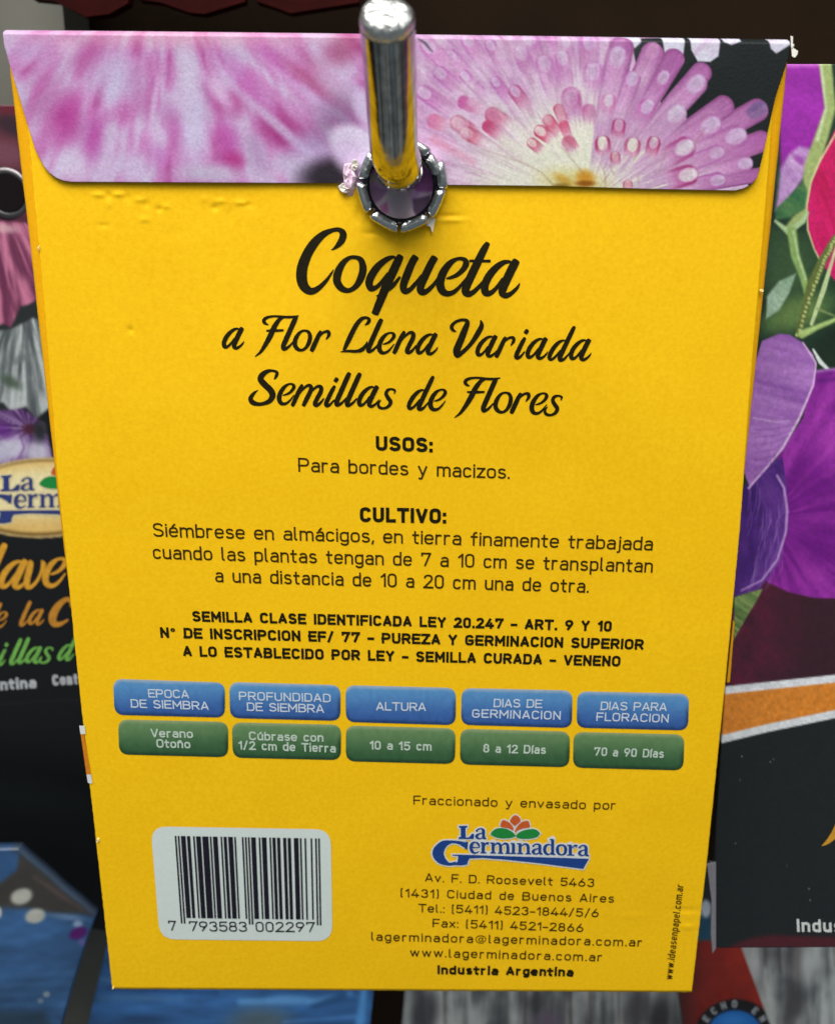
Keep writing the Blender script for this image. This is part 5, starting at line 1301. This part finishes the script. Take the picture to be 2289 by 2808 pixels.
def paint_blue2(X, Y):
    cv = Canvas(X, Y, (50, 96, 150)); x, y = cv.X, cv.Y
    n = fbm(x/160, y/30, 3, 73); cv.C *= (.7+.6*n)[:, None]
    w = lambda a, b: (a*.6624, 2300+b*.6624)
    cv.line([(*w(330, 575), 8), (*w(520, 590), 12), (*w(700, 575), 6)], (84, 128, 172), 10, .7)
    cv.line([(*w(420, 660), 8), (*w(600, 655), 10), (*w(760, 650), 4)], (78, 122, 166), 10, .7)
    cv.line([(*w(1000, 660), 16), (*w(1200, 655), 26), (*w(1310, 660), 18), (*w(1450, 630), 8)], (96, 156, 214), 10, .9)
    cv.line([(*w(1300, 680), 12), (*w(1420, 640), 26)], (34, 76, 124), 10, .8)
    cv.ell(*w(1080, 745), 80, 40, 0, (92, 104, 106), .7, .8); cv.line([(*w(1180, 745), 6), (*w(1470, 735), 8)], (84, 136, 200), 8, .8)
    cv.line([(*w(1510, 600), 14), (*w(1490, 770), 26)], (88, 160, 224), 10, .9)
    cv.line([(*w(450, 620), 10), (*w(900, 618), 10)], (30, 62, 110), 10, .8); cv.ell(*w(600, 740), 70, 14, 0, (30, 58, 96), .8, .7)
    return cv.out(1.35)
lower("seed_packet", "bright blue seed packet, blurred directly below the barcode end of the yellow packet", ((335, 2420), (1046, 2500), (1000, 2960), (205, 2960)), .074, paint_blue2, (160, 120), .0015)
def paint_grey(X, Y):
    cv = Canvas(X, Y, (96, 98, 98)); x, y = cv.X, cv.Y
    n = fbm(x/26, y/260, 4, 75); n2 = fbm(x/14, y/200, 2, 76); n3 = fbm(x/60, y/90, 3, 79)
    v = .55*n+.08*n2+.37*n3; k = sstep(.30, .68, v)[:, None]; cv.C[:] = np.array([70, 70, 72.])*(1-k)+np.array([162, 164, 160.])*k
    cv.C *= np.where(x > 1900, 1.12, .92)[:, None]
    for (ex, ey, rx, ry, c) in [(1165, 2775, 34, 60, (52, 50, 54)), (1470, 2745, 22, 40, (46, 46, 46)), (1500, 2800, 44, 30, (84, 72, 86)), (1745, 2760, 34, 60, (60, 56, 58)), (1805, 2790, 30, 70, (44, 40, 42)), (2170, 2745, 24, 50, (70, 66, 66)), (2185, 2620, 18, 50, (120, 112, 110))]:
        cv.ell(ex, ey, rx, ry, 8, c, .6, .85)
    for (a, yb) in [(1215, 2808), (1435, 2808), (1560, 2808), (1612, 2808), (1690, 2808), (2090, 2640), (2130, 2660), (2280, 2640)]:
        cv.line([(a, 2560, 6), (a+4, yb, 3)], (62, 48, 42), 5, .8)
    cv.ell(2210, 2640, 18, 60, 0, (190, 192, 188), .7, .8); cv.ell(2060, 2640, 20, 50, 10, (180, 182, 180), .7, .8)
    return cv.out(1.75)
lower("seed_packet", "seed packet with grey white vertical streaks, blurred behind the lower right corner", ((1140, 2380), (2900, 2380), (2800, 3000), (1085, 3000)), .084, paint_grey, (340, 110), .0012)
def paint_red(X, Y):
    cv = Canvas(X, Y, (150, 36, 20)); x, y = cv.X, cv.Y
    n = fbm(x/70, y/70, 3, 77); cv.C *= (.8+.4*n)[:, None]
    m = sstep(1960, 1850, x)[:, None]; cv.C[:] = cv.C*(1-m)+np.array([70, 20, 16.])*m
    v = lambda a, b: (1850+a*.4262, 1900+b*.4262)
    cv.poly([v(-200, 700), v(600, 700), v(600, 1585), v(-200, 1585)], (34, 78, 100), 6)
    cv.poly([v(-200, 700), v(600, 700), v(600, 1330), v(-200, 1380)], (40, 40, 44), 8)
    cv.ell(*v(196, 1385), 14, 24, 0, (206, 208, 216), .3); cv.line([(*v(150, 1760), 2), (*v(240, 1730), 3), (*v(340, 1750), 2)], (140, 60, 50), 4, .5)
    c = v(382, 2222)
    cv.ell(*c, 112, 110, 0, (20, 18, 20), .03); cv.ell(*c, 79, 79, 0, (26, 104, 184), .04); cv.ell(c[0]-6, c[1]-50, 40, 18, 0, (60, 140, 214), .7, .6)
    return cv.out(1.35)
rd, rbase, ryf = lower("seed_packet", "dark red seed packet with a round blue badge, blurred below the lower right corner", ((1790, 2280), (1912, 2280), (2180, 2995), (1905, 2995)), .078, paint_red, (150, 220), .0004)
i_ = Ink(); bc = (1850+382*.4262, 1900+2222*.4262)
for k_, ch in enumerate("HECHO EN ARGENTINA"):
    if ch == ' ': continue
    th = math.radians(163.5-18.5*k_); r_ = 84
    ux, uy = math.cos(th), -math.sin(th); tx2, ty2 = -uy, ux
    if ty2*0+1:
        tx2, ty2 = math.sin(th), math.cos(th)
    px, py = bc[0]+ux*r_-tx2*7.5, bc[1]+uy*r_-ty2*7.5
    sans(i_, ch, px, py, px+tx2*15, py+ty2*15, 20, .22, up=(ux, uy), trk=0)
i_.build("badge_lettering", off(.0022, ryf), M_GREYW, rd, rbase)

# ------------------------------------------------------------------ top row and backing
def maroon(label, pts, depth, col):
    yf = lambda x, z: np.full_like(x, depth)
    V = np.array(pts, float); P = unproj(V[:, 0], V[:, 1], yf)
    base = np.array([P[:, 0].mean(), depth, P[:, 2].min()])
    t = thing("seed_packet", tuple(base), label, "seed packet", "dark red packets along the top edge")
    slab("packet_front", pts, yf, mat_flat("maroon_foil", col, .6, .04, .8, mott=.4, scale=90, bump=0), t, base, .004)
maroon("dark red packet corner at the top edge, leftmost of the row above", [(85, -1100), (360, -1100), (352, 8), (300, 38), (236, 46), (205, 30), (150, 2), (88, -4)], .10, (54, 12, 10))
maroon("dark red packet end at the top edge, in the middle of the row above", [(372, -1100), (690, -1100), (672, 4), (560, 38), (520, 34), (440, 6), (380, -2)], .104, (54, 12, 10))
maroon("dark red packet end at the top edge, just left of the upturned hook tip", [(700, -1100), (990, -1100), (985, 6), (796, 36), (760, 22), (704, 4)], .108, (54, 12, 10))
yf = lambda x, z: np.full_like(x, .13)
P = unproj(np.array([-700., 142]), np.array([2600., -300]), yf)
up_m = mat_flat("grey_upright_paint", (112, 110, 100), .5, .3, .75, mott=.25, scale=25)
x0, x1, zz0, zz1 = P[0][0], P[1][0], P[0][2], P[1][2]
def boxm(name, x0, x1, y0, y1, z0, z1, mat, **pr):
    V = [(x, y, z) for x in (x0, x1) for y in (y0, y1) for z in (z0, z1)]
    F = [(0, 1, 3, 2), (4, 6, 7, 5), (0, 4, 5, 1), (2, 3, 7, 6), (0, 2, 6, 4), (1, 5, 7, 3)]
    return obj(name, V, F, mat, None, ((x0+x1)/2, (y0+y1)/2, min(z0, z1)), smooth=False, **pr)
boxm("display_upright", x0, x1, .13, .150, -.30, .22, up_m, label="pale grey display upright behind the top left corner of the yellow packet", category="upright")
boxm("back_wall", -.60, .60, .175, .19, -.55, .45, mat_flat("dark_backing_board", (42, 30, 20), .8, .05, .7, mott=.2, scale=30), kind="structure")
